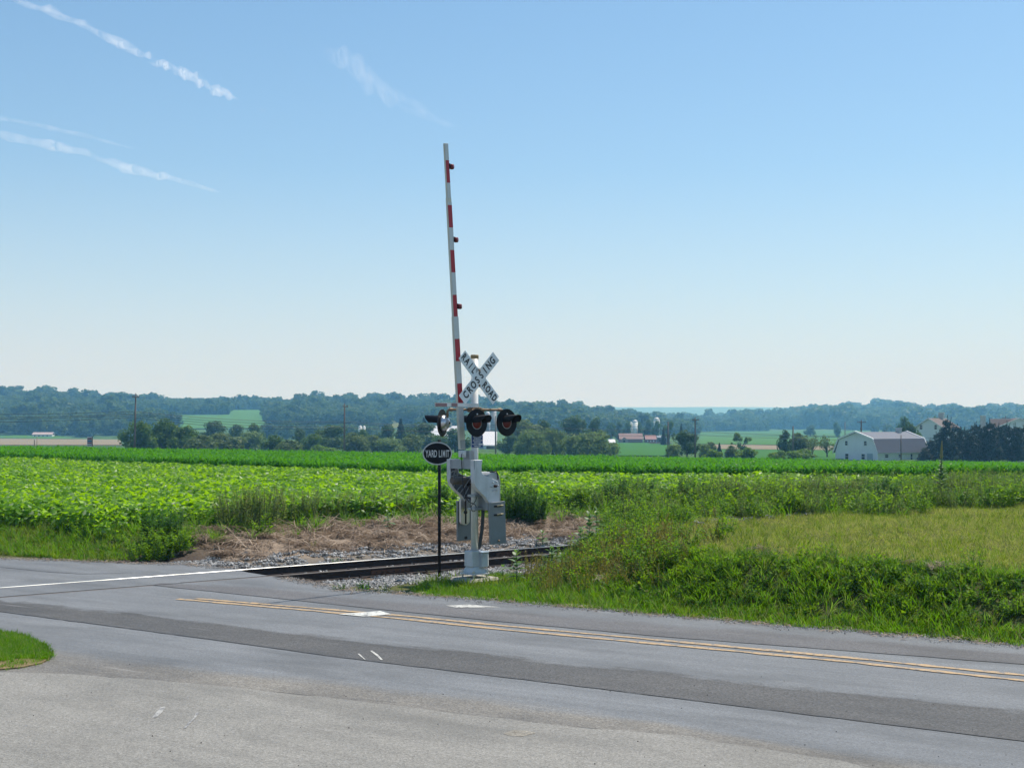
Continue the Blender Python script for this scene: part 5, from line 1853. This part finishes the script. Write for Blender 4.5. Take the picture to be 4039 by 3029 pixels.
def weed(seed, h, stems, per, leaf, m, spread=.18, asp=.3, lean=.25, flower=None):
    """stemmy weed: many stems with narrow leaves"""
    rg = np.random.default_rng(seed)
    C, A, B = [], [], []
    sb_ = MB()
    for s_ in range(stems):
        a = rg.uniform(0, 6.28); r = spread * math.sqrt(rg.random())
        p0 = np.array([r * math.cos(a), r * math.sin(a), 0]); hh = h * rg.uniform(.6, 1.05)
        ln = np.array([math.cos(a), math.sin(a), 0]) * lean * rg.uniform(.2, 1) * hh
        sb_.tube([p0, p0 + ln * .4 + [0, 0, hh * .55], p0 + ln + [0, 0, hh]], [.006, .005, .002], 3, cap=False)
        for k in range(per):
            f = (.12 + .88 * (k + rg.random()) / per)
            c = p0 + ln * f * f + np.array([0, 0, hh * f])
            b_ = rg.uniform(0, 6.28)
            d = np.array([math.cos(b_), math.sin(b_), rg.uniform(-.2, .9)]); d /= np.linalg.norm(d)
            L = leaf * rg.uniform(.5, 1.2) * (1.15 - .5 * f)
            sd = np.cross(d, [0, 0, 1]); sd /= np.linalg.norm(sd); sd = sd + rg.normal(0, .3, 3)
            C.append(c + d * L); A.append(d * L); B.append(sd * L * asp)
    me = quads_mesh('weed_%d' % seed, np.array(C), np.array(A), np.array(B), m)
    me = join_meshes('weed_%d' % seed, me, sb_, M_STEM)
    return me


def corn_front(u): return np.interp(u, [-.6, -.404, -.2, 0, .26, .404, .6], [92, 80, 65, 55.5, 53, 52.5, 52])


def beanmask(X, Y):
    u = X / Y
    return (dtr(X, Y) > 29.6 + .3 * wob(X, Y, 1.5)) & (dro(X, Y) > 21.0 + .25 * wob(X, Y, 1.2)) & (Y < corn_front(u) - 1.3)


XY = sample(48000, -46, 26, 29, 93, lambda X, Y: beanmask(X, Y) * np.clip(1.25 - (Y - 30) / 90, .4, 1), 11)
place('bean_field', [bean(k) for k in range(8)], XY, .85, 1.2, 'broad field of bright green bean plants', .18, -.02, seed=12)
rows = []
rg_ = np.random.default_rng(13)
# corn in rows that run parallel to its front edge
for k in range(70):
    n = 760
    u = np.linspace(-.52, .56, n) + rg_.normal(0, .0004, n)
    Y = corn_front(u) + k * .76 + rg_.normal(0, .05, n)
    rows.append(np.column_stack([u * Y, Y])[rg_.random(n) < (.95 if k < 14 else .62)])
XY = np.concatenate(rows)
XY = XY[(dtr(XY[:, 0], XY[:, 1]) > 31.5) & (XY[:, 1] < 104)]
place('corn_field', [corn(k) for k in range(7)], XY, .92, 1.12, 'band of young green corn beyond the beans', .06, 0, seed=14)

# ------------------------------------------------------------------ grass, weeds, straw, stones
T_GR = [tuft(k, 16, .14, .30, .012, .10, F_GRASS) for k in range(5)]
T_LU = [tuft(20 + k, 20, .18, .42, .016, .12, F_LUSH) for k in range(5)]
T_MO = [tuft(40 + k, 14, .06, .16, .010, .12, F_MOWN, 1.8) for k in range(5)]
T_LONG = [tuft(60 + k, 26, .35, .75, .018, .10, F_LUSH, 1.9) for k in range(4)]
W_GREY = [weed(80 + k, .85, 12, 24, .045, F_WEED, .2, .28) for k in range(4)]
W_GRN = [weed(90 + k, .6, 9, 18, .06, F_WEEDG, .2, .42) for k in range(4)]
W_YEL = [weed(100 + k, .5, 10, 26, .026, F_WEEDY, .2, .5) for k in range(3)]
W_BROAD = [weed(120 + k, .34, 8, 10, .075, F_WEEDG, .2, .5, .5) for k in range(3)] + [weed(124 + k, .3, 8, 11, .06, F_DEEP, .2, .5, .5) for k in range(2)]
W_BROADT = [weed(126 + k, .75, 8, 18, .085, F_WEEDG, .22, .42, .3) for k in range(3)]
W_LOW = [weed(110 + k, .28, 8, 12, .05, F_DEEP, .18, .5, .5) for k in range(3)]


def verge(X, Y):
    d, dt = dro(X, Y), dtr(X, Y)
    return (d > 18.12 + .08 * wob(X, Y, .7)) & (dt < 20.7 + .35 * wob(X, Y, .9) - .9 * (X < .3)) & (X > -1.75 + .2 * wob(X, Y, .5))


def foundation_clear(X, Y):
    a = TV[0] * (X - XM) + TV[1] * (Y - YM); b_ = -TV[1] * (X - XM) + TV[0] * (Y - YM)
    return ~((a > -1.0) & (a < .6) & (b_ > -1.0) & (b_ < .6))


def verge_front(X, Y): return verge(X, Y) & foundation_clear(X, Y)
bank = lambda X, Y: ss(18.4, 19.2, dro(X, Y)) * (1 - ss(20.0, 20.5, dro(X, Y))) * ss(1.2, 2.6, X)
top = lambda X, Y: ss(20.0, 20.5, dro(X, Y)) * ss(1.8, 3.2, X)
XY = sample(66000, -2.2, 19, 13, 27, lambda X, Y: verge_front(X, Y) * (dro(X, Y) < 20.35 + .15 * wob(X, Y, .8)) * ss(-.4, 1.2, X + .3 * wob(X, Y, .6)) * np.where(bank(X, Y) > .4, np.clip(.55 + .7 * wob(X, Y, .45, 3.) + .3 * wob(X, Y, 1.2, 1.), .1, .7), .9), 21)
place('verge_grass', T_GR + T_LU + T_MO[:2], XY, .42, .95, 'green grass on the verge and roadside bank', .25, 0, seed=22)
T_SHORT = [tuft(75 + k, 20, .07, .17, .010, .11, F_LUSH, 1.3) for k in range(3)] + [tuft(78 + k, 16, .06, .15, .009, .11, F_GRASS, 1.3) for k in range(2)]
XY = sample(16000, -2.4, 2, 19.5, 27, lambda X, Y: verge_front(X, Y) * (dro(X, Y) < 21.4) * (1 - ss(-.2, 1.4, X)), 20)
place('short_verge_grass', T_SHORT, XY, .7, 1.2, 'short grass on the verge in front of the signal footing', .25, 0, seed=19)
XY = sample(18000, -1.5, 19, 13, 27, lambda X, Y: verge_front(X, Y) * bank(X, Y) * (.6 + .35 * (wob(X, Y, .8, 2.) > 0)), 23)
place('bank_weeds', W_LOW + W_BROAD * 2 + W_GRN[:2] + T_LONG[:2], XY, .35, .72, 'coarse weeds on the roadside bank', .3, -.02, seed=24)
XY = sample(115000, 1.5, 26, 16, 42, lambda X, Y: verge(X, Y) * top(X, Y) * .9, 25)
place('mown_grass', T_MO * 2 + T_GR[:1], XY, .45, .95, 'yellowish mown grass strip on top of the bank', .3, 0, seed=26)
# cut hay lying along the edge of the bank
def straws(seed, n, L0, L1, w, spread, zmax):
    rg = random.Random(seed); b = MB()
    for k in range(n):
        a = rg.uniform(0, 6.28); r = spread * math.sqrt(rg.random()); an = rg.uniform(0, 6.28)
        L = rg.uniform(L0, L1)
        c = Vector((r * math.cos(a), r * math.sin(a), rg.uniform(0, zmax)))
        d = Vector((math.cos(an), math.sin(an), rg.uniform(-.25, .45))) * L / 2
        sd = Vector((-math.sin(an), math.cos(an), rg.uniform(-.5, .5))).normalized() * w * rg.uniform(.5, 1.4)
        m_ = c + Vector((rg.uniform(-1, 1), rg.uniform(-1, 1), rg.uniform(0, 1))) * L * .08
        b.add([c - d - sd * .5, c - d + sd * .5, m_ + sd, c + d + sd * .3, c + d - sd * .3, m_ - sd], [(0, 1, 2, 5), (5, 2, 3, 4)])
    return b.mesh('straw_%d' % seed, M_STRAW, recalc=False)
ST = [straws(k, 56, .12, .5, .008, .26, .09) for k in range(5)]
ST2 = [straws(10 + k, 14, .3, .8, .012, .3, .13) for k in range(3)]
XY = sample(2600, -9, 6, 24, 38, lambda X, Y: ss(25.5, 26.3, dtr(X, Y)) * (1 - ss(28.4, 29.2, dtr(X, Y))) * ss(11.6, 13.2, strk(X, Y)) * (1 - ss(22.6, 25, strk(X, Y))), 27)
place('dry_straw', ST + ST2, XY, .7, 1.25, 'brown dry stalks matted on the bank behind the rails', .2, .0, seed=28, weights=[.16] * 5 + [.2 / 3] * 3)
XY = sample(3400, 1.5, 19, 14, 24, lambda X, Y: (np.abs(dro(X, Y) - 19.95 - .3 * wob(X, Y, 1.3)) < .3) * (wob(X, Y, .7, 3.) > .15) * .55, 29)
place('cut_hay', ST, XY, .35, .7, 'wisps of cut hay along the top edge of the bank', .3, .1, seed=30)

# ballast stones
M_STONE = mat('ballast', (.2, .19, .18), .9)
t = NT(M_STONE)
t.color(t.mix(t.new('ShaderNodeNewGeometry').outputs['Random Per Island'], (.10, .095, .09), (.46, .45, .44)))
def stones(seed, n, s0, s1, spread):
    rg = random.Random(seed); b = MB()
    for k in range(n):
        a = rg.uniform(0, 6.28); r = spread * math.sqrt(rg.random()); s = rg.uniform(s0, s1)
        vs = [Vector(v).normalized() * s * rg.uniform(.7, 1.25) for v in ((1, 0, 0), (-1, 0, 0), (0, 1, 0), (0, -1, 0), (0, 0, 1), (0, 0, -1), (1, 1, 1), (-1, -1, 1))]
        vs = [v + Vector((r * math.cos(a), r * math.sin(a), s * .2)) for v in vs]
        b.add(vs, [(0, 6, 4), (6, 2, 4), (2, 1, 4), (1, 7, 4), (7, 3, 4), (3, 0, 4), (0, 2, 6), (1, 3, 7), (0, 3, 5), (3, 1, 5), (1, 2, 5), (2, 0, 5)])
    return b.mesh('stones_%d' % seed, M_STONE)
BS = [stones(k, 26, .014, .036, .2) for k in range(5)]
def ballast(X, Y):
    d, dt, s = dro(X, Y), dtr(X, Y), strk(X, Y)
    near = ss(19.9, 20.6, dt) * (1 - ss(22.3, 22.6, dt)) * (d > 18.0)
    between = (dt > 22.7) & (dt < 23.9) & (s > 13.2)
    far = ss(24.1, 24.3, dt) * (1 - ss(25.7, 26.6, dt)) * (s > 10.6)
    return np.maximum(np.maximum(near, between * .8), far) * (s < 34) * (d > 17.6)
XY = sample(9000, -9, 10, 19.5, 36, ballast, 31)
place('ballast', BS, XY, .8, 1.25, 'pale grey crushed stone ballast beside the rails', .1, 0, seed=32)
XY = sample(900, -11, 0, 22, 34, lambda X, Y: ss(25.0, 25.5, dtr(X, Y)) * (1 - ss(27, 28, dtr(X, Y))) * ss(9.0, 9.8, strk(X, Y)) * (1 - ss(11.5, 13.0, strk(X, Y))) * .35, 33)
place('spoil_stones', BS, XY, .5, .9, 'loose stones in the dark spoil beside the crossing', .1, .0, seed=34)

# left bank grass between road and beans
def leftbank(X, Y):
    d, dt, s = dro(X, Y), dtr(X, Y), strk(X, Y)
    return ((d > 18.95 + .12 * wob(X, Y, .8)) | (s < 4.5) & (d > 18.5)) & (d < 21.8) & (dt > 27.2 - .35 * wob(X, Y, 1.1)) & (X < -3)
XY = sample(30000, -22, -3, 23, 44, lambda X, Y: leftbank(X, Y) * .9, 35)
place('left_bank_grass', T_GR + T_LU[:3], XY, .6, 1.1, 'rough grass on the bank between the road and the beans', .25, 0, seed=36)
XY = sample(3600, -22, -3, 23, 44, lambda X, Y: leftbank(X, Y) * (.15 + .5 * (wob(X, Y, 1.0, 4.) > .2)), 37)
place('left_bank_weeds', W_LOW + W_BROAD * 2 + W_GREY[:1], XY, .4, .8, 'weeds among the rough grass left of the crossing', .3, -.02, seed=38)

# field edge behind the straw: grass, weeds
def edge(X, Y):
    dt = dtr(X, Y)
    return ss(27.6, 28.2, dt + .5 * wob(X, Y, .9)) * (1 - ss(29.8, 30.6, dt)) * (dro(X, Y) > 20.4)
XY = sample(9000, -12, 26, 27, 60, lambda X, Y: edge(X, Y) * .8, 39)
place('field_edge_grass', T_LONG + T_LU, XY, .6, 1.15, 'long bright grass along the edge of the bean field', .2, 0, seed=40)
XY = sample(4200, -12, 26, 27, 60, lambda X, Y: edge(X, Y) * (.25 + .5 * (wob(X, Y, 1.4, 1.5) > 0)), 41)
place('field_edge_weeds', W_GREY[:3] + W_GRN[:2] + W_BROADT, XY, .55, 1.0, 'stemmy weeds along the edge of the bean field', .15, -.02, seed=42)
# weedy strip on the right
def rweeds(X, Y):
    dt = dtr(X, Y)
    lim = np.interp(X, [1, 3, 6, 15], [21.2, 20.6, 19.6, 18.4])
    return ss(0, .5, dt - lim + .3 * wob(X, Y, 1.2)) * (1 - ss(32, 33.5, dt)) * ss(1.8, 3.6, X) * ~((dt > 22.1) & (dt < 25.2))
XY = sample(17000, 1.5, 36, 27, 64, lambda X, Y: rweeds(X, Y) * .6, 43)
place('weedy_strip', W_GREY[:2] + W_GRN + W_BROADT * 2 + W_YEL[:1] + T_LONG, XY, .6, 1.15, 'tangle of tall weeds between the mown grass and the corn', .2, -.02, seed=44)
# yellowish weeds at the end of the bank
XY = sample(3000, -.2, 5, 20, 29, lambda X, Y: np.exp(-((X - 1.9) / 1.0) ** 2 - ((Y - 24.4) / 2.2) ** 2) * (dtr(X, Y) < 21.6) * (dro(X, Y) > 19.2) * .8, 45)
place('yellow_weeds', W_YEL + W_GRN[:1], XY, .5, 1.0, 'yellowing weeds at the end of the bank', .25, -.02, seed=46)
XY = sample(1600, -3, 4, 21, 30, lambda X, Y: (dtr(X, Y) > 20.0) * (dtr(X, Y) < 21.8) * (dro(X, Y) > 18.6) * ss(.3, 2.4, X) * .9, 47)
place('track_side_weeds', W_GRN + T_LONG, XY, .5, .95, 'green weeds hiding the track right of the signal', .25, -.02, seed=48)
# sprigs in the ballast
XY = np.array([[p_.x, p_.y] for p_ in (G(1425, 2228, -.2), G(1330, 2230, -.2), G(1240, 2205, -.2), G(1440, 2335, -.05), G(1525, 2330, -.05), G(1580, 2325, -.05), G(1860, 2210, -.2), G(2115, 2222, -.2), G(1340, 2336, -.05), G(1700, 2335, -.05))])
place('ballast_sprigs', T_GR + W_LOW, XY, .5, .8, 'small green sprigs growing in the ballast', .2, .02, seed=50)
# island grass
T_ISL = [tuft(70 + k, 22, .05, .12, .008, .09, F_LUSH, 1.2) for k in range(4)]
ip = [(q.x, q.y) for q in isl_edge]
def inside(X, Y, sh=0.0):
    r = np.zeros(len(X), bool); j = len(ip) - 1
    for i in range(len(ip)):
        (xa, ya), (xb, yb) = ip[i], ip[j]
        c = ((ya > Y) != (yb > Y)) & (X < (xb - xa) * (Y - ya) / (yb - ya + 1e-12) + xa)
        r ^= c; j = i
    return r
rg_ = np.random.default_rng(60)
X = rg_.uniform(-9, -5, 26000); Y = rg_.uniform(14.5, 19, 26000)
k = inside(X, Y) & ((CX + FPX * X / Y) > -300)
k &= (HY + FPX * EYE / Y < 2600 + 25 * wob(X, Y, .2)) | (rg_.random(len(X)) < .12)
n = k.sum()
P = np.column_stack([X[k], Y[k], np.full(n, .02)])
scatter('island_grass', T_ISL, P, np.column_stack([rg_.normal(0, .2, n), rg_.normal(0, .2, n), rg_.uniform(0, 6.28, n)]), np.repeat(rg_.uniform(.45, .95, n)[:, None], 3, 1), rg_.integers(0, 4, n), 'short green lawn corner at the left edge of the pavement')

# ------------------------------------------------------------------ single bushes and plants
BUSH = [weed(130 + k, .95, 70, 46, .045, F_WEED, .46, .34, .3) for k in range(3)]
BUSHD = [weed(140 + k, .95, 54, 46, .055, F_DEEP, .40, .5, .25) for k in range(2)]
BUSHG = [weed(150 + k, .8, 46, 38, .06, F_WEEDG, .44, .45, .35) for k in range(2)]


def bush(x, ybase, w, h, kind, lab, i=0, z=.33):
    q = G(x, ybase, z)
    o = empty('weed_bush', (q.x, q.y, Hs(q.x, q.y) - .03), random.uniform(0, 6))
    tag(o, lab, 'bush', 'weed bushes along the field edge')
    m_ = {'g': BUSH, 'd': BUSHD, 'l': BUSHG}[kind]
    link('stems', m_[i % len(m_)], o, scale=(w / .9, w / .9, h / .95))
    return o


bush(935, 2100, 1.05, 1.05, 'g', 'tall grey-green weed bush nearest the road left of the signal', 0)
bush(1040, 2095, 1.05, 1.1, 'g', 'bushy grey-green weed second from the road', 1)
bush(1165, 2080, 1.0, .95, 'g', 'grey-green weed third from the road with dark gaps below', 2)
bush(1290, 2070, .95, .85, 'g', 'low grey-green weed left of the bright grass clumps', 0)
bush(1420, 2060, .95, .8, 'g', 'grey-green weed above the straw left of the sign post', 1)
bush(1560, 2050, .9, .8, 'g', 'feathery weed just left of the yard limit post', 2)
bush(1745, 2040, .9, 1.0, 'd', 'dark green bush behind the yard limit post', 0)
bush(2030, 2052, .95, 1.25, 'd', 'tall dark green bush right of the counterweight', 1)
bush(2100, 2055, .8, 1.1, 'd', 'second dark green bush right of the counterweight', 0)
bush(590, 2190, .9, .75, 'l', 'leafy green bush at the left end of the dark spoil', 0, .1)
bush(690, 2175, .85, .7, 'l', 'leafy green bush above the dark spoil heap', 1, .12)
bush(640, 2150, .9, .8, 'd', 'dark leafy weed behind the spoil heap', 1, .2)
bush(2300, 2020, 1.0, .95, 'l', 'bright leafy bush two bushes right of the signal', 0)
bush(2420, 2010, 1.0, .95, 'd', 'dark hollow bush over the end of the straw bank', 0)
bush(2520, 2005, 1.0, .95, 'd', 'dark bush right of the straw bank', 1)
bush(2620, 2035, .8, .75, 'g', 'silvery weed standing before the dark bushes', 0)
bush(2740, 2000, 1.0, .95, 'd', 'dark green bush over the left end of the mown grass', 1)
bush(2860, 1995, 1.1, .95, 'g', 'pinkish seeded weed over the mown grass', 1)
bush(3020, 1990, 1.1, .95, 'l', 'bright green bush below the clipped hedges', 1)
bush(3160, 1985, 1.1, .9, 'g', 'dusty weed below the barn thicket', 2)
bush(3330, 1980, 1.2, 1.0, 'g', 'brownish thistle clump below the barn gable', 0)
bush(3480, 1978, 1.2, 1.05, 'd', 'dark clump below the barn corner', 0)
bush(3800, 1965, 1.2, 1.2, 'g', 'pale seeded weed below the evergreen row', 1)
bush(3960, 1960, 1.2, 1.2, 'l', 'leafy clump at the right edge of the weedy strip', 0)


# milkweed: stem and pairs of broad leaves
def leaf_mesh():
    b = MB()
    n = 6
    vs, fs = [], []
    for i in range(n + 1):
        f = i / n
        w = .36 * math.sin(math.pi * min(1, f * .93 + .07)) ** .8 if i < n else 0
        z = -.22 * f * f
        vs += [(f, -w, z + w * .25), (f, 0, z), (f, w, z + w * .25)]
    for i in range(n):
        for j in range(2):
            a = i * 3 + j
            fs.append((a, a + 1, a + 4, a + 3))
    b.add(vs, fs)
    return b.mesh('milkweed_leaf', foliage('milkweed_leaves', (.06, .14, .035), (.10, .20, .05), .4, (.22, .38, .05), .4, .45, under=(.2, .26, .14)), True, recalc=False)
LEAF = leaf_mesh()


def milkweed(x, y, h, lab, z=-.05, n=8, ls=.16):
    h, ls = h * 1.15, ls * 1.45
    q = G(x, y, z)
    o = empty('milkweed', (q.x, q.y, Hs(q.x, q.y)), random.uniform(0, 3)); tag(o, lab, 'plant', 'broad-leaved plants by the track')
    b = MB(); b.tube([(0, 0, -.05), (.01, 0, h * .5), (0, .01, h)], [.012, .01, .004], 6); b.build('stem', M_STEM, o)
    for k in range(n):
        f = (k + 1) / n
        for s_ in (0, math.pi):
            a = k * 1.45 + s_ + random.uniform(-.2, .2)
            L = ls * (1.15 - .55 * abs(f - .45) - .35 * f) * random.uniform(.85, 1.15)
            link('leaf', LEAF, o, (0, 0, h * (.12 + .86 * f)), (random.uniform(-.2, .2), -(.1 + 1.0 * f * f) + random.uniform(-.15, .15), a), (L, L * .95, L))
    return o


milkweed(2037, 2300, .52, 'tall milkweed plant right of the concrete footing')
milkweed(1985, 2285, .22, 'small bright plant touching the concrete footing', n=4, ls=.11)
milkweed(2178, 2258, .42, 'upright milkweed plant before the near rail')
milkweed(2215, 2262, .26, 'small broad-leaved sprig right of the upright milkweed', n=4, ls=.11)
milkweed(2325, 2215, .75, 'tallest milkweed at the end of the visible rails', .1, 10, .19)
milkweed(2290, 2215, .5, 'leafy milkweed left beside the tallest one', .05, 7, .17)
milkweed(2355, 2190, .7, 'milkweed with yellowing top right of the tallest one', .15, 8, .17)
milkweed(2140, 2110, .3, 'pale broad-leaved weed lying on the straw', .15, 4, .16)
milkweed(1530, 2090, .42, 'leafy weed standing before the straw bank', .3, 6, .14)

# tall mullein-like weed against the evergreens
q = G(3712, 1905, .9)
mu = empty('mullein', (q.x, q.y, Hs(q.x, q.y))); tag(mu, 'tall mullein spike rising in front of the evergreen row', 'plant')
hz = EYE + (HY - 1738) / FPX * q.y - Hs(q.x, q.y)
b = MB(); b.tube([(0, 0, 0), (0, 0, hz * .5), (.02, 0, hz)], [.03, .025, .012], 6); b.build('stalk', M_STEM, mu)
b = MB(); b.tube([(.012, 0, hz * .72), (.017, 0, hz * .84), (.03, 0, hz)], [.05, .045, .02], 8); b.build('flower_spike', worn('spike', (.3, .27, .12), .9, 0, .3, 30), mu)
for k_ in range(64):
    f = k_ / 64
    L = .40 * (1.12 - f)
    link('leaf', LEAF, mu, (0, 0, hz * (.1 + .76 * f)), (0, -.5 + random.uniform(-.3, .3), k_ * 2.4), (L, L * .8, L))

# asphalt lump and clods beside the crossing
M_LUMP = asphalt('asphalt_lump', (.05, .048, .046), (.1, .096, .09), .2, .9)
def lump(x, y, s, lab, z=-.02, m=M_LUMP):
    q = G(x, y, z)
    bm = bmesh.new(); bmesh.ops.create_icosphere(bm, subdivisions=3, radius=1)
    rg = random.Random(int(x))
    k = [Vector((rg.uniform(-1, 1), rg.uniform(-1, 1), rg.uniform(-1, 1))).normalized() for _ in range(9)]
    for v in bm.verts:
        for d in k:
            t_ = v.co.dot(d)
            if t_ > .62: v.co -= d * (t_ - .62) * .9
        v.co += Vector((rg.uniform(-1, 1), rg.uniform(-1, 1), rg.uniform(-1, 1))) * .03
    me = bpy.data.meshes.new('asphalt_chunk'); bm.to_mesh(me); bm.free(); me.materials.append(m)
    o = link('asphalt_chunk', me, None, (q.x, q.y, z + s[2] * .5), (0, .15, rg.uniform(-.3, .3)), s)
    tag(o, lab, 'rubble', 'rubble beside the crossing')
lump(602, 2188, (.24, .16, .13), 'largest black asphalt chunk at the verge left of the track', .02)
lump(835, 2128, (.15, .12, .10), 'dark clod on the spoil left of the straw', .2)
lump(812, 2150, (.12, .1, .07), 'small dark clod on the spoil', .14)
lump(1060, 2196, (.09, .06, .05), 'brown stone lying at the foot of the straw', -.1)

# ------------------------------------------------------------------ haze
hb = MB(); hb.box((0, 3600, 53.5), (17000, 10200, 117))
hm = bpy.data.materials.new('haze'); hm.use_nodes = True
nt = hm.node_tree
nt.nodes.remove(nt.nodes['Principled BSDF'])
pv = nt.nodes.new('ShaderNodeVolumePrincipled')
pv.inputs['Color'].default_value = (.23, .57, 1.0, 1)
pv.inputs['Absorption Color'].default_value = (1, 1, 1, 1)
pv.inputs['Density'].default_value = 3.4e-4
pv.inputs['Anisotropy'].default_value = .15
nt.links.new(pv.outputs[0], nt.nodes['Material Output'].inputs['Volume'])
hz_o = hb.build('haze', hm)
tag(hz_o, 'pale blue summer haze in the air', kind='stuff')

# ------------------------------------------------------------------ vapour trails high above
def vmat(name, dens):
    m = bpy.data.materials.new(name); m.use_nodes = True
    n = m.node_tree; n.nodes.remove(n.nodes['Principled BSDF'])
    v = n.nodes.new('ShaderNodeVolumePrincipled')
    v.inputs['Color'].default_value = (1, 1, 1, 1)
    v.inputs['Density'].default_value = dens
    v.inputs['Anisotropy'].default_value = .3
    n.links.new(v.outputs[0], n.nodes['Material Output'].inputs['Volume'])
    return m


def on_sky(x, y, alt=6000.):
    """point of a level at that altitude, along the line of sight"""
    Y = (alt - EYE) * FPX / (HY - y)
    return Vector((ufn(x) * Y, Y, alt))


def trail(pts, w, dens, lab, seed, nseg=150, lumpy=.3, strands=3):
    """pts: (x, y, half width px); a bundle of lumpy overlapping strands"""
    rg = np.random.default_rng(seed)
    b = MB()
    n = 10

    def smooth(k):
        q = rg.normal(size=nseg // k + 3)
        return np.interp(np.linspace(0, len(q) - 2, nseg + 1), np.arange(len(q)), q)
    for st in range(strands):
        f = np.linspace(0, len(pts) - 1, nseg + 1)
        px_, py_, hw = (np.interp(f, np.arange(len(pts)), [p_[j] for p_ in pts]) for j in range(3))
        wv, rv = smooth(14) * .6 + smooth(5) * .45, smooth(9) * .6 + smooth(4) * .5
        dv_ = smooth(16)
        end = np.clip(np.minimum(np.arange(nseg + 1), nseg - np.arange(nseg + 1)) / 10., .05, 1)
        py_ = py_ + hw * wv * lumpy * (1.3 if strands > 1 else .6)
        vs, fs = [], []
        for i in range(nseg + 1):
            c = on_sky(px_[i], py_[i])
            c.y += dv_[i] * hw[i] / FPX * c.y
            r_ = hw[i] / FPX * c.y * max(.2, .8 + lumpy * rv[i]) * end[i]
            for k in range(n):
                a = 2 * math.pi * k / n
                vs.append(c + Vector((0, math.cos(a) * r_, math.sin(a) * r_)))
        for i in range(nseg):
            for k in range(n):
                fs.append((i * n + k, i * n + (k + 1) % n, (i + 1) * n + (k + 1) % n, (i + 1) * n + k))
        fs.append(tuple(range(n))); fs.append(tuple(nseg * n + k for k in range(n)))
        b.add(vs, fs)
    o = b.build('vapour_trail', vmat('vapour_%d' % seed, dens), smooth=True)
    tag(o, lab, 'vapour trail', 'vapour trails in the sky')


trail([(-60, -70, 15), (60, 0, 15), (330, 105, 17), (560, 215, 19), (700, 285, 21), (830, 340, 17), (950, 396, 9)], 1, .0026, 'bright lumpy vapour trail crossing the upper left sky', 1, 170, .55, 3)
trail([(-100, 510, 19), (200, 575, 20), (430, 640, 23), (620, 690, 17), (760, 725, 11), (900, 765, 4)], 1, .0014, 'lower soft vapour trail at the left', 2, 120, .3, 2)
trail([(-100, 455, 12), (60, 478, 12), (250, 515, 11), (430, 560, 8), (560, 598, 3)], 1, .0011, 'faint thin vapour trail above the lower soft one', 3, 100, .3, 2)
trail([(1265, 190, 30), (1370, 230, 46), (1470, 320, 46), (1590, 400, 26), (1720, 470, 13), (1860, 522, 3)], 1, .00028, 'faint smeared vapour wisp above the gate arm', 4, 70, .5, 4)
trail([(1015, 432, 3), (1035, 437, 8), (1055, 442, 3)], 1, .0012, 'tiny cloud puff after the bright vapour trail', 5, 40, .3, 2)

# short grass close round the footing
XY = sample(2600, -2.4, 1.0, 22.6, 25.6, lambda X, Y: (~foundation_clear(X, Y)) & (dro(X, Y) > 18.2) & (dtr(X, Y) < 20.6) & ~((np.abs(TV[0] * (X - XM) + TV[1] * (Y - YM)) < .39) & (np.abs(-TV[1] * (X - XM) + TV[0] * (Y - YM)) < .39)), 61)
place('footing_grass', T_ISL + T_GR[:2], XY, .7, 1.2, 'short grass around the concrete footing', .25, 0, seed=62, weights=[.22] * 4 + [.06] * 2)

# grit and bits of dead grass along the ragged edge of the asphalt
gp_ = rough_line(far_edge, .0, .05, 3)
rg_ = np.random.default_rng(71)
ed = np.array([(q_.x, q_.y) for q_ in gp_ if -.47 < q_.x / q_.y < .62 and not (22.2 < dtr(q_.x, q_.y) < 24.4)])
ed = np.repeat(ed, 2, 0)
ed = ed + rg_.normal(0, 1, (len(ed), 1)) * .13 * np.array(RD) + rg_.normal(0, .03, ed.shape)
n = len(ed)
GRIT = [stones(200 + k, 14, .004, .012, .13) for k in range(4)] + [straws(220 + k, 10, .05, .16, .005, .14, .015) for k in range(2)]
scatter('edge_grit', GRIT, np.column_stack([ed, np.full(n, .006)]), np.column_stack([np.zeros(n), np.zeros(n), rg_.uniform(0, 6.28, n)]), np.repeat(rg_.uniform(.6, 1.3, n)[:, None], 3, 1), rg_.integers(0, 6, n), 'grit and dead grass along the edge of the asphalt')
